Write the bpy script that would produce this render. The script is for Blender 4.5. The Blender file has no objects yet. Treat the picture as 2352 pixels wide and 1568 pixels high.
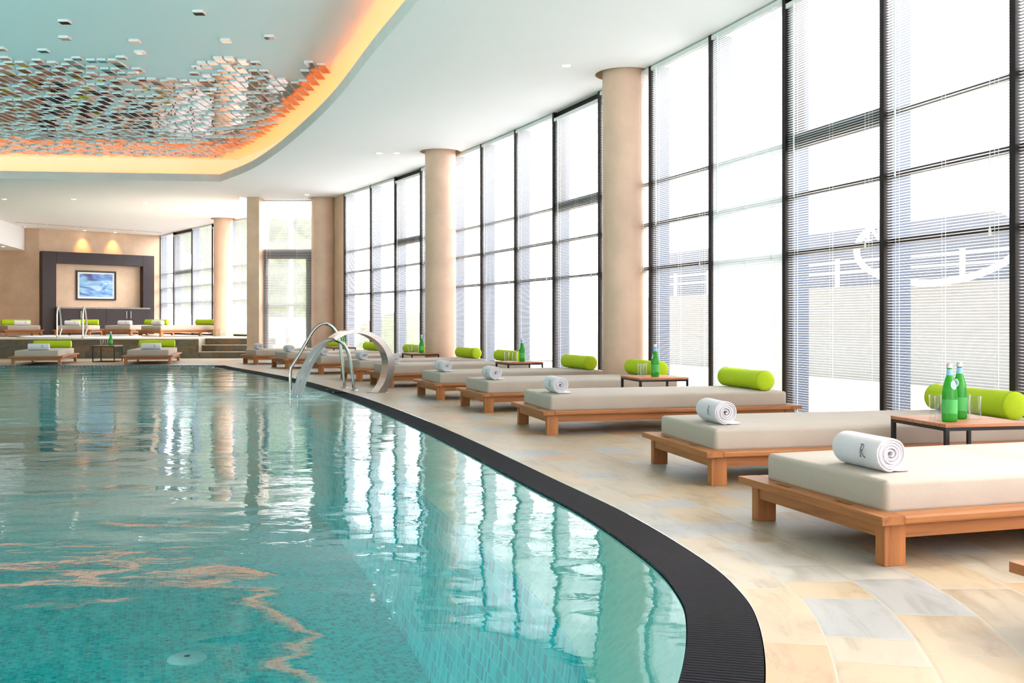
import bpy, bmesh, math, random
from mathutils import Vector, Matrix, noise
from mathutils.geometry import tessellate_polygon
random.seed(7)
S = bpy.context.scene
C = S.collection
PI = math.pi
F, CX, CY, H = 2304.0, 1176.0, 739.0, 0.9      # camera constants (2352 px frame), eye height in metres
ZC = 3.84                                       # main ceiling
ZU = 4.36                                       # raised ceiling over the pool
HP = 0.49                                       # raised platform at the back

# ------------------------------------------------------------------ materials
def mat(name):
    m = bpy.data.materials.new(name); m.use_nodes = True
    nt = m.node_tree; nt.nodes.clear()
    out = nt.nodes.new('ShaderNodeOutputMaterial')
    return m, nt, out
def N(nt, t, **kw):
    n = nt.nodes.new('ShaderNode' + t)
    for k, v in kw.items():
        if k.startswith('i_'):
            key = k[2:].replace('_', ' ')
            n.inputs[key].default_value = v
        else: setattr(n, k, v)
    return n
def L(nt, a, b): nt.links.new(a, b)
def ramp(nt, stops, interp='LINEAR'):
    r = nt.nodes.new('ShaderNodeValToRGB'); r.color_ramp.interpolation = interp
    e = r.color_ramp.elements
    while len(e) > 1: e.remove(e[-1])
    e[0].position = stops[0][0]; e[0].color = (*stops[0][1], 1)
    for p, c in stops[1:]:
        x = e.new(p); x.color = (*c, 1)
    return r
def srgb(r, g, b):
    f = lambda v: (v/255/12.92) if v/255 <= .04045 else ((v/255+.055)/1.055)**2.4
    return (f(r), f(g), f(b))
def simple(name, col, rough=.6, metal=0, spec=.5, trans=0, noise_amt=0, nscale=8, bump=0, bscale=60, emis=None, estr=1, stretch=None, coat=0, ior=1.45):
    m, nt, out = mat(name)
    p = N(nt, 'BsdfPrincipled')
    p.inputs['Base Color'].default_value = (*col, 1)
    p.inputs['Roughness'].default_value = rough
    p.inputs['Metallic'].default_value = metal
    p.inputs['Specular IOR Level'].default_value = spec
    p.inputs['Transmission Weight'].default_value = trans
    p.inputs['Coat Weight'].default_value = coat
    p.inputs['IOR'].default_value = ior
    if emis:
        p.inputs['Emission Color'].default_value = (*emis, 1); p.inputs['Emission Strength'].default_value = estr
    tc = N(nt, 'TexCoord'); mp = N(nt, 'Mapping')
    if stretch: mp.inputs['Scale'].default_value = stretch
    L(nt, tc.outputs['Object'], mp.inputs[0])
    if noise_amt:
        n = N(nt, 'TexNoise', i_Scale=nscale, i_Detail=6.0, i_Roughness=.6); L(nt, mp.outputs[0], n.inputs['Vector'])
        lo = tuple(max(0, c*(1-noise_amt)) for c in col); hi = tuple(min(1, c*(1+noise_amt)) for c in col)
        r = ramp(nt, [(.3, lo), (.7, hi)]); L(nt, n.outputs[0], r.inputs[0]); L(nt, r.outputs[0], p.inputs['Base Color'])
    if bump:
        n2 = N(nt, 'TexNoise', i_Scale=bscale, i_Detail=4.0); L(nt, mp.outputs[0], n2.inputs['Vector'])
        b = N(nt, 'Bump', i_Strength=bump, i_Distance=.01); L(nt, n2.outputs[0], b.inputs['Height']); L(nt, b.outputs[0], p.inputs['Normal'])
    L(nt, p.outputs[0], out.inputs[0])
    return m
M = {}
def wood(name, axis, base=(0.36, 0.132, 0.036), dark=(0.21, 0.062, 0.015)):
    m, nt, out = mat(name)
    tc = N(nt, 'TexCoord'); mp = N(nt, 'Mapping')
    sc = [22, 22, 22]; sc[axis] = 1.6
    mp.inputs['Scale'].default_value = sc
    L(nt, tc.outputs['Object'], mp.inputs[0])
    n = N(nt, 'TexNoise', i_Scale=1.0, i_Detail=7.0, i_Roughness=.6, i_Distortion=.6); L(nt, mp.outputs[0], n.inputs['Vector'])
    r = ramp(nt, [(.28, dark), (.48, base), (.75, tuple(min(1, c*1.25) for c in base))]); L(nt, n.outputs[0], r.inputs[0])
    oi = N(nt, 'ObjectInfo'); hs = N(nt, 'HueSaturation')
    mr = N(nt, 'MapRange'); mr.inputs[3].default_value = .88; mr.inputs[4].default_value = 1.12
    L(nt, oi.outputs['Random'], mr.inputs[0]); L(nt, mr.outputs[0], hs.inputs['Value']); L(nt, r.outputs[0], hs.inputs['Color'])
    p = N(nt, 'BsdfPrincipled'); p.inputs['Roughness'].default_value = .5
    L(nt, hs.outputs[0], p.inputs['Base Color'])
    b = N(nt, 'Bump', i_Strength=.15, i_Distance=.004); L(nt, n.outputs[0], b.inputs['Height']); L(nt, b.outputs[0], p.inputs['Normal'])
    L(nt, p.outputs[0], out.inputs[0]); return m
M['wood_x'] = wood('teak_along', 0); M['wood_y'] = wood('teak_across', 1); M['wood_z'] = wood('teak_upright', 2)
M['wood_top'] = wood('table_top_wood', 0, (0.48, 0.19, 0.085), (0.27, 0.08, 0.03))
M['ceiling'] = simple('ceiling_paint', (.95, .925, .915), .85, noise_amt=.003, nscale=2)
M['ceil_blue'] = simple('raised_ceiling_paint', (.93, .905, .91), .85)
M['fascia'] = simple('fascia_paint', (.72, .69, .66), .7, noise_amt=.05, nscale=3)
M['plaster'] = simple('polished_plaster', (.64, .45, .31), .5, noise_amt=.12, nscale=2.2, bump=.12, bscale=30)
M['plaster_col'] = simple('column_plaster', (.69, .47, .345), .38, noise_amt=.09, nscale=2.6, bump=.1, bscale=24)
M['white'] = simple('white_paint', (.82, .82, .8), .6)
M['aubergine'] = simple('aubergine_veneer', (.020, .0085, .010), .42, noise_amt=.12, nscale=40, stretch=(1, 1, .1))
M['black'] = simple('black_metal', (.018, .016, .018), .38, metal=.3)
M['frame'] = simple('window_frame_metal', (.014, .009, .010), .5, noise_amt=.1, spec=.3)
M['fin'] = simple('outer_fin_metal', (.07, .09, .13), .35, metal=.3)
M['steel'] = simple('brushed_steel', (.47, .43, .40), .22, metal=1, noise_amt=.06, nscale=30, stretch=(1, 1, .1))
M['steel_b'] = simple('polished_steel', (.55, .50, .46), .12, metal=1)
M['terry'] = simple('terry_towel', (.90, .85, .90), .95, bump=.7, bscale=420, spec=.1)
M['ink'] = simple('dark_stitching', (.03, .03, .06), .8)
M['lime'] = simple('lime_fabric', (.455, .61, .018), .75, noise_amt=.04, nscale=60, bump=.2, bscale=500, spec=.25)
M['lime_d'] = simple('lime_seam', (.25, .40, .012), .8)
M['granite'] = simple('speckled_granite', (.25, .21, .19), .25, noise_amt=.8, nscale=60)
M['slab'] = simple('pale_stone', (.74, .63, .52), .45, noise_amt=.12, nscale=3)
M['mirror_side'] = simple('frosted_glass_edge', (.84, .82, .82), .4)
M['mirror'] = simple('bronze_mirror', (.24, .150, .115), .03, metal=1)
M['coping'] = simple('pool_edge_mosaic', (.55, .75, .68), .3, noise_amt=.15, nscale=40)
M['lamp_warm'] = simple('lamp_glow', (1, .9, .75), .5, emis=(1, .88, .7), estr=6)
M['led'] = simple('amber_light_strip', (1, .35, .05), .5, emis=(1, .22, .004), estr=14)
M['label_blue'] = simple('blue_paper', (.25, .5, .75), .5)
M['label_white'] = simple('white_paper', (.8, .85, .88), .5)
M['cap'] = simple('foil_cap', (.65, .55, .58), .3, metal=.8)
M['ext_wall'] = simple('outside_render', (.34, .33, .30), .9, noise_amt=.04)
M['ext_build'] = simple('outside_cladding', (.20, .22, .27), .6, noise_amt=.1, nscale=1)
M['ext_cream'] = simple('cream_lettering', (.95, .9, .75), .6)
M['ext_ground'] = simple('outside_paving', (.78, .78, .77), .9, noise_amt=.05)
M['leaf'] = simple('hedge_leaves', (.15, .19, .07), .8, noise_amt=.4, nscale=6, bump=1, bscale=20)
M['channel_shade'] = simple('painted_channel_shade', (.01, .01, .01), .9)  # near-black colour stands in for the shade down in the grate channel
M['green_sign'] = simple('green_sign', (.05, .35, .22), .5)
M['red_sign'] = simple('red_ring', (.6, .08, .04), .5)

def fabric(name, a, b):
    m, nt, out = mat(name)
    tc = N(nt, 'TexCoord'); mp = N(nt, 'Mapping'); L(nt, tc.outputs['Object'], mp.inputs[0])
    n = N(nt, 'TexNoise', i_Scale=700.0, i_Detail=2.0); L(nt, mp.outputs[0], n.inputs['Vector'])
    n2 = N(nt, 'TexNoise', i_Scale=5.0, i_Detail=4.0); L(nt, mp.outputs[0], n2.inputs['Vector'])
    ad = N(nt, 'Math', operation='MULTIPLY_ADD'); ad.inputs[1].default_value = .35; L(nt, n2.outputs[0], ad.inputs[0]); L(nt, n.outputs[0], ad.inputs[2])
    r = ramp(nt, [(.35, a), (1.0, b)]); L(nt, ad.outputs[0], r.inputs[0])
    p = N(nt, 'BsdfPrincipled'); p.inputs['Roughness'].default_value = .9; p.inputs['Specular IOR Level'].default_value = .15
    p.inputs['Sheen Weight'].default_value = .15
    L(nt, r.outputs[0], p.inputs['Base Color'])
    bp = N(nt, 'Bump', i_Strength=.25, i_Distance=.002); L(nt, n.outputs[0], bp.inputs['Height']); L(nt, bp.outputs[0], p.inputs['Normal'])
    L(nt, p.outputs[0], out.inputs[0]); return m
M['mattress'] = fabric('linen_mattress_cover', (.39, .33, .275), (.54, .465, .395))

def slat_mat():
    m, nt, out = mat('blind_slat_enamel')
    d = N(nt, 'BsdfDiffuse'); d.inputs[0].default_value = (.86, .87, .89, 1)
    t = N(nt, 'BsdfTranslucent'); t.inputs[0].default_value = (.8, .8, .82, 1)
    mx = N(nt, 'MixShader'); mx.inputs[0].default_value = .2
    L(nt, d.outputs[0], mx.inputs[1]); L(nt, t.outputs[0], mx.inputs[2]); L(nt, mx.outputs[0], out.inputs[0]); return m
M['slat'] = slat_mat()
def thin_glass(name, col=(1, 1, 1), refl=.6, rough=0.0, ior=1.45):
    m, nt, out = mat(name)
    t = N(nt, 'BsdfTransparent'); t.inputs[0].default_value = (*col, 1)
    g = N(nt, 'BsdfGlossy'); g.inputs['Roughness'].default_value = rough
    f = N(nt, 'LayerWeight'); f.inputs[0].default_value = .5
    pw = N(nt, 'Math', operation='POWER'); pw.inputs[1].default_value = 4; L(nt, f.outputs['Facing'], pw.inputs[0])
    mu = N(nt, 'Math', operation='MULTIPLY_ADD'); mu.inputs[1].default_value = refl; mu.inputs[2].default_value = .03; mu.use_clamp = True; L(nt, pw.outputs[0], mu.inputs[0])
    mx = N(nt, 'MixShader'); L(nt, mu.outputs[0], mx.inputs[0]); L(nt, t.outputs[0], mx.inputs[1]); L(nt, g.outputs[0], mx.inputs[2])
    L(nt, mx.outputs[0], out.inputs[0]); return m
M['pane'] = thin_glass('window_glass', (.97, .98, .99), .5)
M['tumbler'] = thin_glass('clear_glass', (.96, .97, .97), .8, .02)
M['bottle'] = None
def bottle_mat():
    m, nt, out = mat('green_bottle_glass')
    t = N(nt, 'BsdfTransparent'); t.inputs[0].default_value = (.10, .62, .07, 1)
    d = N(nt, 'BsdfPrincipled'); d.inputs['Base Color'].default_value = (.05, .50, .04, 1); d.inputs['Roughness'].default_value = .08; d.inputs['Coat Weight'].default_value = .5
    mx = N(nt, 'MixShader'); mx.inputs[0].default_value = .45
    L(nt, t.outputs[0], mx.inputs[1]); L(nt, d.outputs[0], mx.inputs[2]); L(nt, mx.outputs[0], out.inputs[0]); return m
M['bottle'] = bottle_mat()

def stone_cells(name, rowh, wlen, cols, grout, rough=.5, usez=False, gw=.012, var=.25):
    """stone slabs in courses; UV in metres (u along, v across)"""
    m, nt, out = mat(name)
    uv = N(nt, 'UVMap'); uv.uv_map = 'UVMap'
    sp = N(nt, 'SeparateXYZ'); L(nt, uv.outputs[0], sp.inputs[0])
    def math_(op, a, b=None, c=None):
        n = N(nt, 'Math', operation=op)
        for i, v in enumerate((a, b, c)):
            if v is None: continue
            if isinstance(v, (int, float)): n.inputs[i].default_value = v
            else: L(nt, v, n.inputs[i])
        return n.outputs[0]
    vr = math_('DIVIDE', sp.outputs[1], rowh); row = math_('FLOOR', vr); fv = math_('FRACT', vr)
    wn = N(nt, 'TexWhiteNoise', noise_dimensions='1D'); L(nt, row, wn.inputs['W'])
    wscale = math_('MULTIPLY_ADD', wn.outputs[0], wlen*.7, wlen*.65)
    off = math_('MULTIPLY', wn.outputs[0], 37.3)
    ur = math_('ADD', math_('DIVIDE', sp.outputs[0], wscale), off)
    # unequal slab lengths inside a course
    wob = math_('MULTIPLY', math_('SINE', math_('MULTIPLY', ur, 2.1)), .22)
    ur2 = math_('ADD', ur, wob)
    cell = math_('FLOOR', ur2); fu = math_('FRACT', ur2)
    cb = N(nt, 'CombineXYZ'); L(nt, cell, cb.inputs[0]); L(nt, row, cb.inputs[1])
    w2 = N(nt, 'TexWhiteNoise', noise_dimensions='2D'); L(nt, cb.outputs[0], w2.inputs['Vector'])
    r = ramp(nt, cols, 'CONSTANT'); L(nt, w2.outputs[0], r.inputs[0])
    # veining inside the slab
    va = N(nt, 'VectorMath', operation='ADD'); L(nt, uv.outputs[0], va.inputs[0])
    sc = N(nt, 'VectorMath', operation='SCALE'); sc.inputs['Scale'].default_value = 9.0
    L(nt, w2.outputs[1], sc.inputs[0]); L(nt, sc.outputs[0], va.inputs[1])
    mp = N(nt, 'Mapping'); mp.inputs['Scale'].default_value = (2.2, 6, 1); mp.inputs['Rotation'].default_value = (0, 0, .5); L(nt, va.outputs[0], mp.inputs[0])
    n = N(nt, 'TexNoise', i_Scale=1.6, i_Detail=8.0, i_Roughness=.65, i_Distortion=1.0); L(nt, mp.outputs[0], n.inputs['Vector'])
    vr_ = ramp(nt, [(.25, (1-var, 1-var*1.25, 1-var*1.5)), (.5, (1, 1, 1)), (.78, (1+var*.4, 1+var*.25, 1+var*.1))]); L(nt, n.outputs[0], vr_.inputs[0])
    mul = N(nt, 'MixRGB', blend_type='MULTIPLY'); mul.inputs[0].default_value = 1; L(nt, r.outputs[0], mul.inputs[1]); L(nt, vr_.outputs[0], mul.inputs[2])
    # joints
    dv = math_('MULTIPLY', math_('MINIMUM', fv, math_('SUBTRACT', 1, fv)), rowh)
    du = math_('MULTIPLY', math_('MINIMUM', fu, math_('SUBTRACT', 1, fu)), wscale)
    dm = math_('MINIMUM', dv, du); j = math_('LESS_THAN', dm, gw*.5)
    mg = N(nt, 'MixRGB'); L(nt, j, mg.inputs[0]); L(nt, mul.outputs[0], mg.inputs[1]); mg.inputs[2].default_value = (*grout, 1)
    p = N(nt, 'BsdfPrincipled'); L(nt, mg.outputs[0], p.inputs['Base Color'])
    rr = N(nt, 'MapRange'); rr.inputs[3].default_value = rough*.7; rr.inputs[4].default_value = rough*1.3; L(nt, n.outputs[0], rr.inputs[0]); L(nt, rr.outputs[0], p.inputs['Roughness'])
    hh = math_('MULTIPLY_ADD', n.outputs[0], .5, math_('MULTIPLY', math_('MINIMUM', dm, .012), 60))
    b = N(nt, 'Bump', i_Strength=.35, i_Distance=.004); L(nt, hh, b.inputs['Height']); L(nt, b.outputs[0], p.inputs['Normal'])
    L(nt, p.outputs[0], out.inputs[0]); return m
SC = [(0, (.47, .36, .24)), (.2, (.45, .38, .29)), (.38, (.37, .36, .35)), (.48, (.49, .37, .24)), (.66, (.52, .31, .18)), (.73, (.44, .35, .25)), (.88, (.43, .40, .35))]
M['deck'] = stone_cells('quartzite_deck', .25, .34, SC, (.46, .40, .32), .42, gw=.006, var=.34)
SD = [(0, (.15, .11, .065)), (.25, (.19, .145, .09)), (.5, (.12, .11, .085)), (.7, (.22, .14, .08)), (.85, (.16, .15, .11))]
M['slate'] = stone_cells('riven_slate', .155, .36, SD, (.16, .13, .10), .55, gw=.006, var=.5)
SP = [(0, (.52, .38, .24)), (.3, (.46, .42, .34)), (.6, (.60, .48, .33)), (.8, (.44, .34, .22))]
M['plinth'] = stone_cells('plinth_slate', .30, .16, SP, (.3, .24, .18), .5, gw=.006, var=.4)

def mosaic(name, size, cols, grout, wob=0.0):
    m, nt, out = mat(name)
    uv = N(nt, 'UVMap'); uv.uv_map = 'UVMap'
    n0 = N(nt, 'TexNoise', i_Scale=1.8, i_Detail=2.0); L(nt, uv.outputs[0], n0.inputs['Vector'])
    sb = N(nt, 'VectorMath', operation='SUBTRACT'); L(nt, n0.outputs[1], sb.inputs[0]); sb.inputs[1].default_value = (.5, .5, .5)
    sc = N(nt, 'VectorMath', operation='SCALE'); sc.inputs['Scale'].default_value = wob; L(nt, sb.outputs[0], sc.inputs[0])
    ad = N(nt, 'VectorMath', operation='ADD'); L(nt, uv.outputs[0], ad.inputs[0]); L(nt, sc.outputs[0], ad.inputs[1])
    dv = N(nt, 'VectorMath', operation='SCALE'); dv.inputs['Scale'].default_value = 1/size; L(nt, ad.outputs[0], dv.inputs[0])
    fl = N(nt, 'VectorMath', operation='FLOOR'); L(nt, dv.outputs[0], fl.inputs[0])
    fr = N(nt, 'VectorMath', operation='FRACTION'); L(nt, dv.outputs[0], fr.inputs[0])
    w = N(nt, 'TexWhiteNoise', noise_dimensions='2D'); L(nt, fl.outputs[0], w.inputs['Vector'])
    r = ramp(nt, cols, 'LINEAR'); L(nt, w.outputs[0], r.inputs[0])
    sp = N(nt, 'SeparateXYZ'); L(nt, fr.outputs[0], sp.inputs[0])
    mn = N(nt, 'Math', operation='MINIMUM'); L(nt, sp.outputs[0], mn.inputs[0]); L(nt, sp.outputs[1], mn.inputs[1])
    lt = N(nt, 'Math', operation='LESS_THAN'); L(nt, mn.outputs[0], lt.inputs[0]); lt.inputs[1].default_value = .07
    mg = N(nt, 'MixRGB'); L(nt, lt.outputs[0], mg.inputs[0]); L(nt, r.outputs[0], mg.inputs[1]); mg.inputs[2].default_value = (*grout, 1)
    p = N(nt, 'BsdfPrincipled'); p.inputs['Roughness'].default_value = .35; L(nt, mg.outputs[0], p.inputs['Base Color'])
    L(nt, p.outputs[0], out.inputs[0]); return m
M['mosaic'] = mosaic('turquoise_mosaic', .031, [(0, (.0, .40, .52)), (.35, (.01, .66, .70)), (.8, (.03, .80, .80)), (1, (.06, .86, .92))], (.20, .88, .86), .03)  # wobbled grid paints in the bending of light by the water
M['mosaic_pale'] = mosaic('pale_edge_mosaic', .031, [(0, (.55, .82, .74)), (1, (.72, .92, .84))], (.85, .92, .82), .0)

WFALL = (-2.60, 12.38)
def water_mat():
    m, nt, out = mat('pool_water')
    tc = N(nt, 'TexCoord')
    mp = N(nt, 'Mapping'); mp.inputs['Scale'].default_value = (1.0, 1.55, 1); L(nt, tc.outputs['Object'], mp.inputs[0])
    a = N(nt, 'TexNoise', i_Scale=1.05, i_Detail=2.0, i_Roughness=.45, i_Distortion=.3); L(nt, mp.outputs[0], a.inputs['Vector'])
    b = N(nt, 'TexNoise', i_Scale=5.0, i_Detail=3.0, i_Roughness=.55, i_Distortion=.5); L(nt, mp.outputs[0], b.inputs['Vector'])
    # ripples around the falling water
    vs = N(nt, 'VectorMath', operation='DISTANCE'); L(nt, tc.outputs['Object'], vs.inputs[0]); vs.inputs[1].default_value = (WFALL[0], WFALL[1], 0)
    mr = N(nt, 'MapRange'); mr.inputs[1].default_value = 0; mr.inputs[2].default_value = 4.5; mr.inputs[3].default_value = 1; mr.inputs[4].default_value = 0; L(nt, vs.outputs['Value'], mr.inputs[0])
    pw = N(nt, 'Math', operation='POWER'); pw.inputs[1].default_value = 2.2; L(nt, mr.outputs[0], pw.inputs[0])
    c = N(nt, 'TexNoise', i_Scale=14.0, i_Detail=4.0, i_Roughness=.6); L(nt, tc.outputs['Object'], c.inputs['Vector'])
    # far water is livelier than the near calm corner
    sp = N(nt, 'SeparateXYZ'); L(nt, tc.outputs['Object'], sp.inputs[0])
    my = N(nt, 'MapRange'); my.inputs[1].default_value = 3; my.inputs[2].default_value = 11; my.inputs[3].default_value = .25; my.inputs[4].default_value = 1.0; L(nt, sp.outputs[1], my.inputs[0])
    m1 = N(nt, 'Math', operation='MULTIPLY'); L(nt, b.outputs[0], m1.inputs[0]); L(nt, my.outputs[0], m1.inputs[1])
    m1b = N(nt, 'Math', operation='MULTIPLY'); L(nt, m1.outputs[0], m1b.inputs[0]); m1b.inputs[1].default_value = .27
    m2 = N(nt, 'Math', operation='MULTIPLY'); L(nt, c.outputs[0], m2.inputs[0]); L(nt, pw.outputs[0], m2.inputs[1])
    m2b = N(nt, 'Math', operation='MULTIPLY'); L(nt, m2.outputs[0], m2b.inputs[0]); m2b.inputs[1].default_value = .8
    s1 = N(nt, 'Math', operation='MULTIPLY_ADD'); L(nt, a.outputs[0], s1.inputs[0]); s1.inputs[1].default_value = 1.0; L(nt, m1b.outputs[0], s1.inputs[2])
    s2 = N(nt, 'Math', operation='ADD'); L(nt, s1.outputs[0], s2.inputs[0]); L(nt, m2b.outputs[0], s2.inputs[1])
    bp = N(nt, 'Bump', i_Strength=1.0, i_Distance=.0135); L(nt, s2.outputs[0], bp.inputs['Height'])
    t = N(nt, 'BsdfTransparent'); t.inputs[0].default_value = (.50, .99, .99, 1)
    g = N(nt, 'BsdfGlossy'); g.inputs['Roughness'].default_value = .015; L(nt, bp.outputs[0], g.inputs['Normal'])
    f = N(nt, 'Fresnel'); f.inputs[0].default_value = 1.36; L(nt, bp.outputs[0], f.inputs['Normal'])
    mx = N(nt, 'MixShader'); L(nt, f.outputs[0], mx.inputs[0]); L(nt, t.outputs[0], mx.inputs[1]); L(nt, g.outputs[0], mx.inputs[2])
    # foam where the sheet lands
    df = N(nt, 'BsdfDiffuse'); df.inputs[0].default_value = (.62, .85, .86, 1)
    fm = N(nt, 'MapRange'); fm.inputs[1].default_value = 1.9; fm.inputs[2].default_value = .0; fm.inputs[3].default_value = 0; fm.inputs[4].default_value = .95; L(nt, vs.outputs['Value'], fm.inputs[0])
    n5 = N(nt, 'TexNoise', i_Scale=3.5, i_Detail=6.0, i_Roughness=.7); L(nt, tc.outputs['Object'], n5.inputs['Vector'])
    r5 = ramp(nt, [(.42, (0, 0, 0)), (.62, (1, 1, 1))]); L(nt, n5.outputs[0], r5.inputs[0])
    ff = N(nt, 'Math', operation='MULTIPLY'); L(nt, fm.outputs[0], ff.inputs[0]); L(nt, r5.outputs[0], ff.inputs[1])
    mx2 = N(nt, 'MixShader'); L(nt, ff.outputs[0], mx2.inputs[0]); L(nt, mx.outputs[0], mx2.inputs[1]); L(nt, df.outputs[0], mx2.inputs[2])
    L(nt, mx2.outputs[0], out.inputs[0]); return m
M['water'] = water_mat()
def jet_mat():
    m, nt, out = mat('falling_water')
    uv = N(nt, 'UVMap'); uv.uv_map = 'UVMap'
    mp = N(nt, 'Mapping'); mp.inputs['Scale'].default_value = (60, 3, 1); L(nt, uv.outputs[0], mp.inputs[0])
    n = N(nt, 'TexNoise', i_Scale=1.0, i_Detail=5.0, i_Roughness=.7); L(nt, mp.outputs[0], n.inputs['Vector'])
    r = ramp(nt, [(.3, (.55, .55, .55)), (.65, (.97, .97, .97))]); L(nt, n.outputs[0], r.inputs[0])
    d = N(nt, 'BsdfDiffuse'); d.inputs[0].default_value = (.62, .64, .66, 1)
    tl = N(nt, 'BsdfTranslucent'); tl.inputs[0].default_value = (.8, .84, .86, 1)
    mt = N(nt, 'MixShader'); mt.inputs[0].default_value = .4; L(nt, d.outputs[0], mt.inputs[1]); L(nt, tl.outputs[0], mt.inputs[2])
    t = N(nt, 'BsdfTransparent')
    mx = N(nt, 'MixShader'); L(nt, r.outputs[0], mx.inputs[0]); L(nt, t.outputs[0], mx.inputs[1]); L(nt, mt.outputs[0], mx.inputs[2])
    g = N(nt, 'BsdfGlossy'); g.inputs['Roughness'].default_value = .1
    b = N(nt, 'Bump', i_Strength=.5, i_Distance=.01); L(nt, n.outputs[0], b.inputs['Height']); L(nt, b.outputs[0], g.inputs['Normal'])
    m3 = N(nt, 'MixShader'); m3.inputs[0].default_value = .2; L(nt, mx.outputs[0], m3.inputs[1]); L(nt, g.outputs[0], m3.inputs[2])
    L(nt, m3.outputs[0], out.inputs[0]); return m
M['jet'] = jet_mat()
def art_mat():
    m, nt, out = mat('abstract_print')
    tc = N(nt, 'TexCoord'); mp = N(nt, 'Mapping'); mp.inputs['Scale'].default_value = (1.1, 1, 3.2); L(nt, tc.outputs['Object'], mp.inputs[0])
    n = N(nt, 'TexNoise', i_Scale=1.3, i_Detail=1.5, i_Distortion=1.6); L(nt, mp.outputs[0], n.inputs['Vector'])
    r = ramp(nt, [(.26, srgb(70, 60, 90)), (.38, srgb(90, 120, 190)), (.5, srgb(120, 175, 215)), (.62, srgb(185, 200, 215)), (.75, srgb(110, 150, 205))]); L(nt, n.outputs[0], r.inputs[0])
    p = N(nt, 'BsdfPrincipled'); p.inputs['Roughness'].default_value = .4; L(nt, r.outputs[0], p.inputs['Base Color'])
    L(nt, p.outputs[0], out.inputs[0]); return m
M['art'] = art_mat()

# ------------------------------------------------------------------ mesh helpers
def finish(name, bm, m, parent=None, smooth=False, loc=None, rz=None, recalc=True):
    if recalc: bmesh.ops.recalc_face_normals(bm, faces=bm.faces)
    me = bpy.data.meshes.new(name); bm.to_mesh(me); bm.free()
    for x in (m if isinstance(m, (list, tuple)) else [m]): me.materials.append(x)
    if smooth:
        for p in me.polygons: p.use_smooth = True
    o = bpy.data.objects.new(name, me); C.objects.link(o)
    if parent: o.parent = parent
    if loc is not None: o.location = loc
    if rz is not None: o.rotation_euler = (0, 0, rz)
    return o
def box(bm, x0, x1, y0, y1, z0, z1, bev=0, mi=0):
    vs = [bm.verts.new(p) for p in ((x0,y0,z0),(x1,y0,z0),(x1,y1,z0),(x0,y1,z0),(x0,y0,z1),(x1,y0,z1),(x1,y1,z1),(x0,y1,z1))]
    fs = [bm.faces.new([vs[i] for i in q]) for q in ((0,3,2,1),(4,5,6,7),(0,1,5,4),(1,2,6,5),(2,3,7,6),(3,0,4,7))]
    for f in fs: f.material_index = mi
    if bev:
        es = set(e for f in fs for e in f.edges)
        bmesh.ops.bevel(bm, geom=list(es), offset=bev, segments=2, affect='EDGES', profile=.6)
    return vs
def quad(bm, pts, mi=0):
    f = bm.faces.new([bm.verts.new(p) for p in pts]); f.material_index = mi; return f
def tube(bm, pts, r, seg=12, caps=True):
    pts = [Vector(p) for p in pts]; rings = []
    up = Vector((0, 0, 1)); prev = None
    for i, p in enumerate(pts):
        d = (pts[min(i+1, len(pts)-1)] - pts[max(i-1, 0)]).normalized()
        if prev is None:
            a = d.cross(up)
            if a.length < .1: a = d.cross(Vector((1, 0, 0)))
            a.normalize()
        else:
            a = (prev - d*prev.dot(d)).normalized()
        prev = a; b = d.cross(a).normalized()
        rings.append([bm.verts.new(p + a*math.cos(2*PI*k/seg)*r + b*math.sin(2*PI*k/seg)*r) for k in range(seg)])
    for i in range(len(rings)-1):
        for k in range(seg):
            bm.faces.new((rings[i][k], rings[i][(k+1) % seg], rings[i+1][(k+1) % seg], rings[i+1][k]))
    if caps:
        bm.faces.new(rings[0][::-1]); bm.faces.new(rings[-1])
def lathe(bm, prof, seg=24, cx=0, cy=0, z0=0, mi=0):
    rings = []
    for r, z in prof:
        if r < 1e-5: rings.append([bm.verts.new((cx, cy, z0+z))])
        else: rings.append([bm.verts.new((cx+r*math.cos(2*PI*k/seg), cy+r*math.sin(2*PI*k/seg), z0+z)) for k in range(seg)])
    for a, b in zip(rings, rings[1:]):
        for k in range(seg):
            k2 = (k+1) % seg
            if len(a) == 1 and len(b) == 1: continue
            if len(a) == 1: f = bm.faces.new((a[0], b[k], b[k2]))
            elif len(b) == 1: f = bm.faces.new((a[k], a[k2], b[0]))
            else: f = bm.faces.new((a[k], a[k2], b[k2], b[k]))
            f.material_index = mi; f.smooth = True
def catmull(pts, n=8):
    P = [Vector(p) for p in pts]; out = []
    for i in range(len(P)-1):
        p0 = P[i-1] if i else P[0]*2-P[1]; p1, p2 = P[i], P[i+1]
        p3 = P[i+2] if i+2 < len(P) else P[-1]*2-P[-2]
        for k in range(n):
            t = k/n
            out.append(.5*((2*p1)+(p2-p0)*t+(2*p0-5*p1+4*p2-p3)*t*t+(3*p1-p0-3*p2+p3)*t**3))
    out.append(P[-1]); return out
def resample(pts, step):
    out = [pts[0].copy()]; acc = 0
    for a, b in zip(pts, pts[1:]):
        d = (b-a).length; t = step-acc
        while t <= d:
            out.append(a+(b-a)*(t/d)); t += step
        acc = d-(t-step)
    return out
def empty(name, loc=(0, 0, 0), rz=0, parent=None):
    o = bpy.data.objects.new(name, None); C.objects.link(o); o.location = loc; o.rotation_euler = (0, 0, rz); o.empty_display_size = .1
    if parent: o.parent = parent
    return o
def tag(o, label, cat, group=None, kind=None):
    o['label'] = label; o['category'] = cat
    if group: o['group'] = group
    if kind: o['kind'] = kind
    return o
def struct(o): o['kind'] = 'structure'; return o
def copy_tree(o, parent=None):
    c = o.copy(); C.objects.link(c)
    if parent is not None: c.parent = parent
    for ch in list(o.children): copy_tree(ch, c)
    return c
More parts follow.
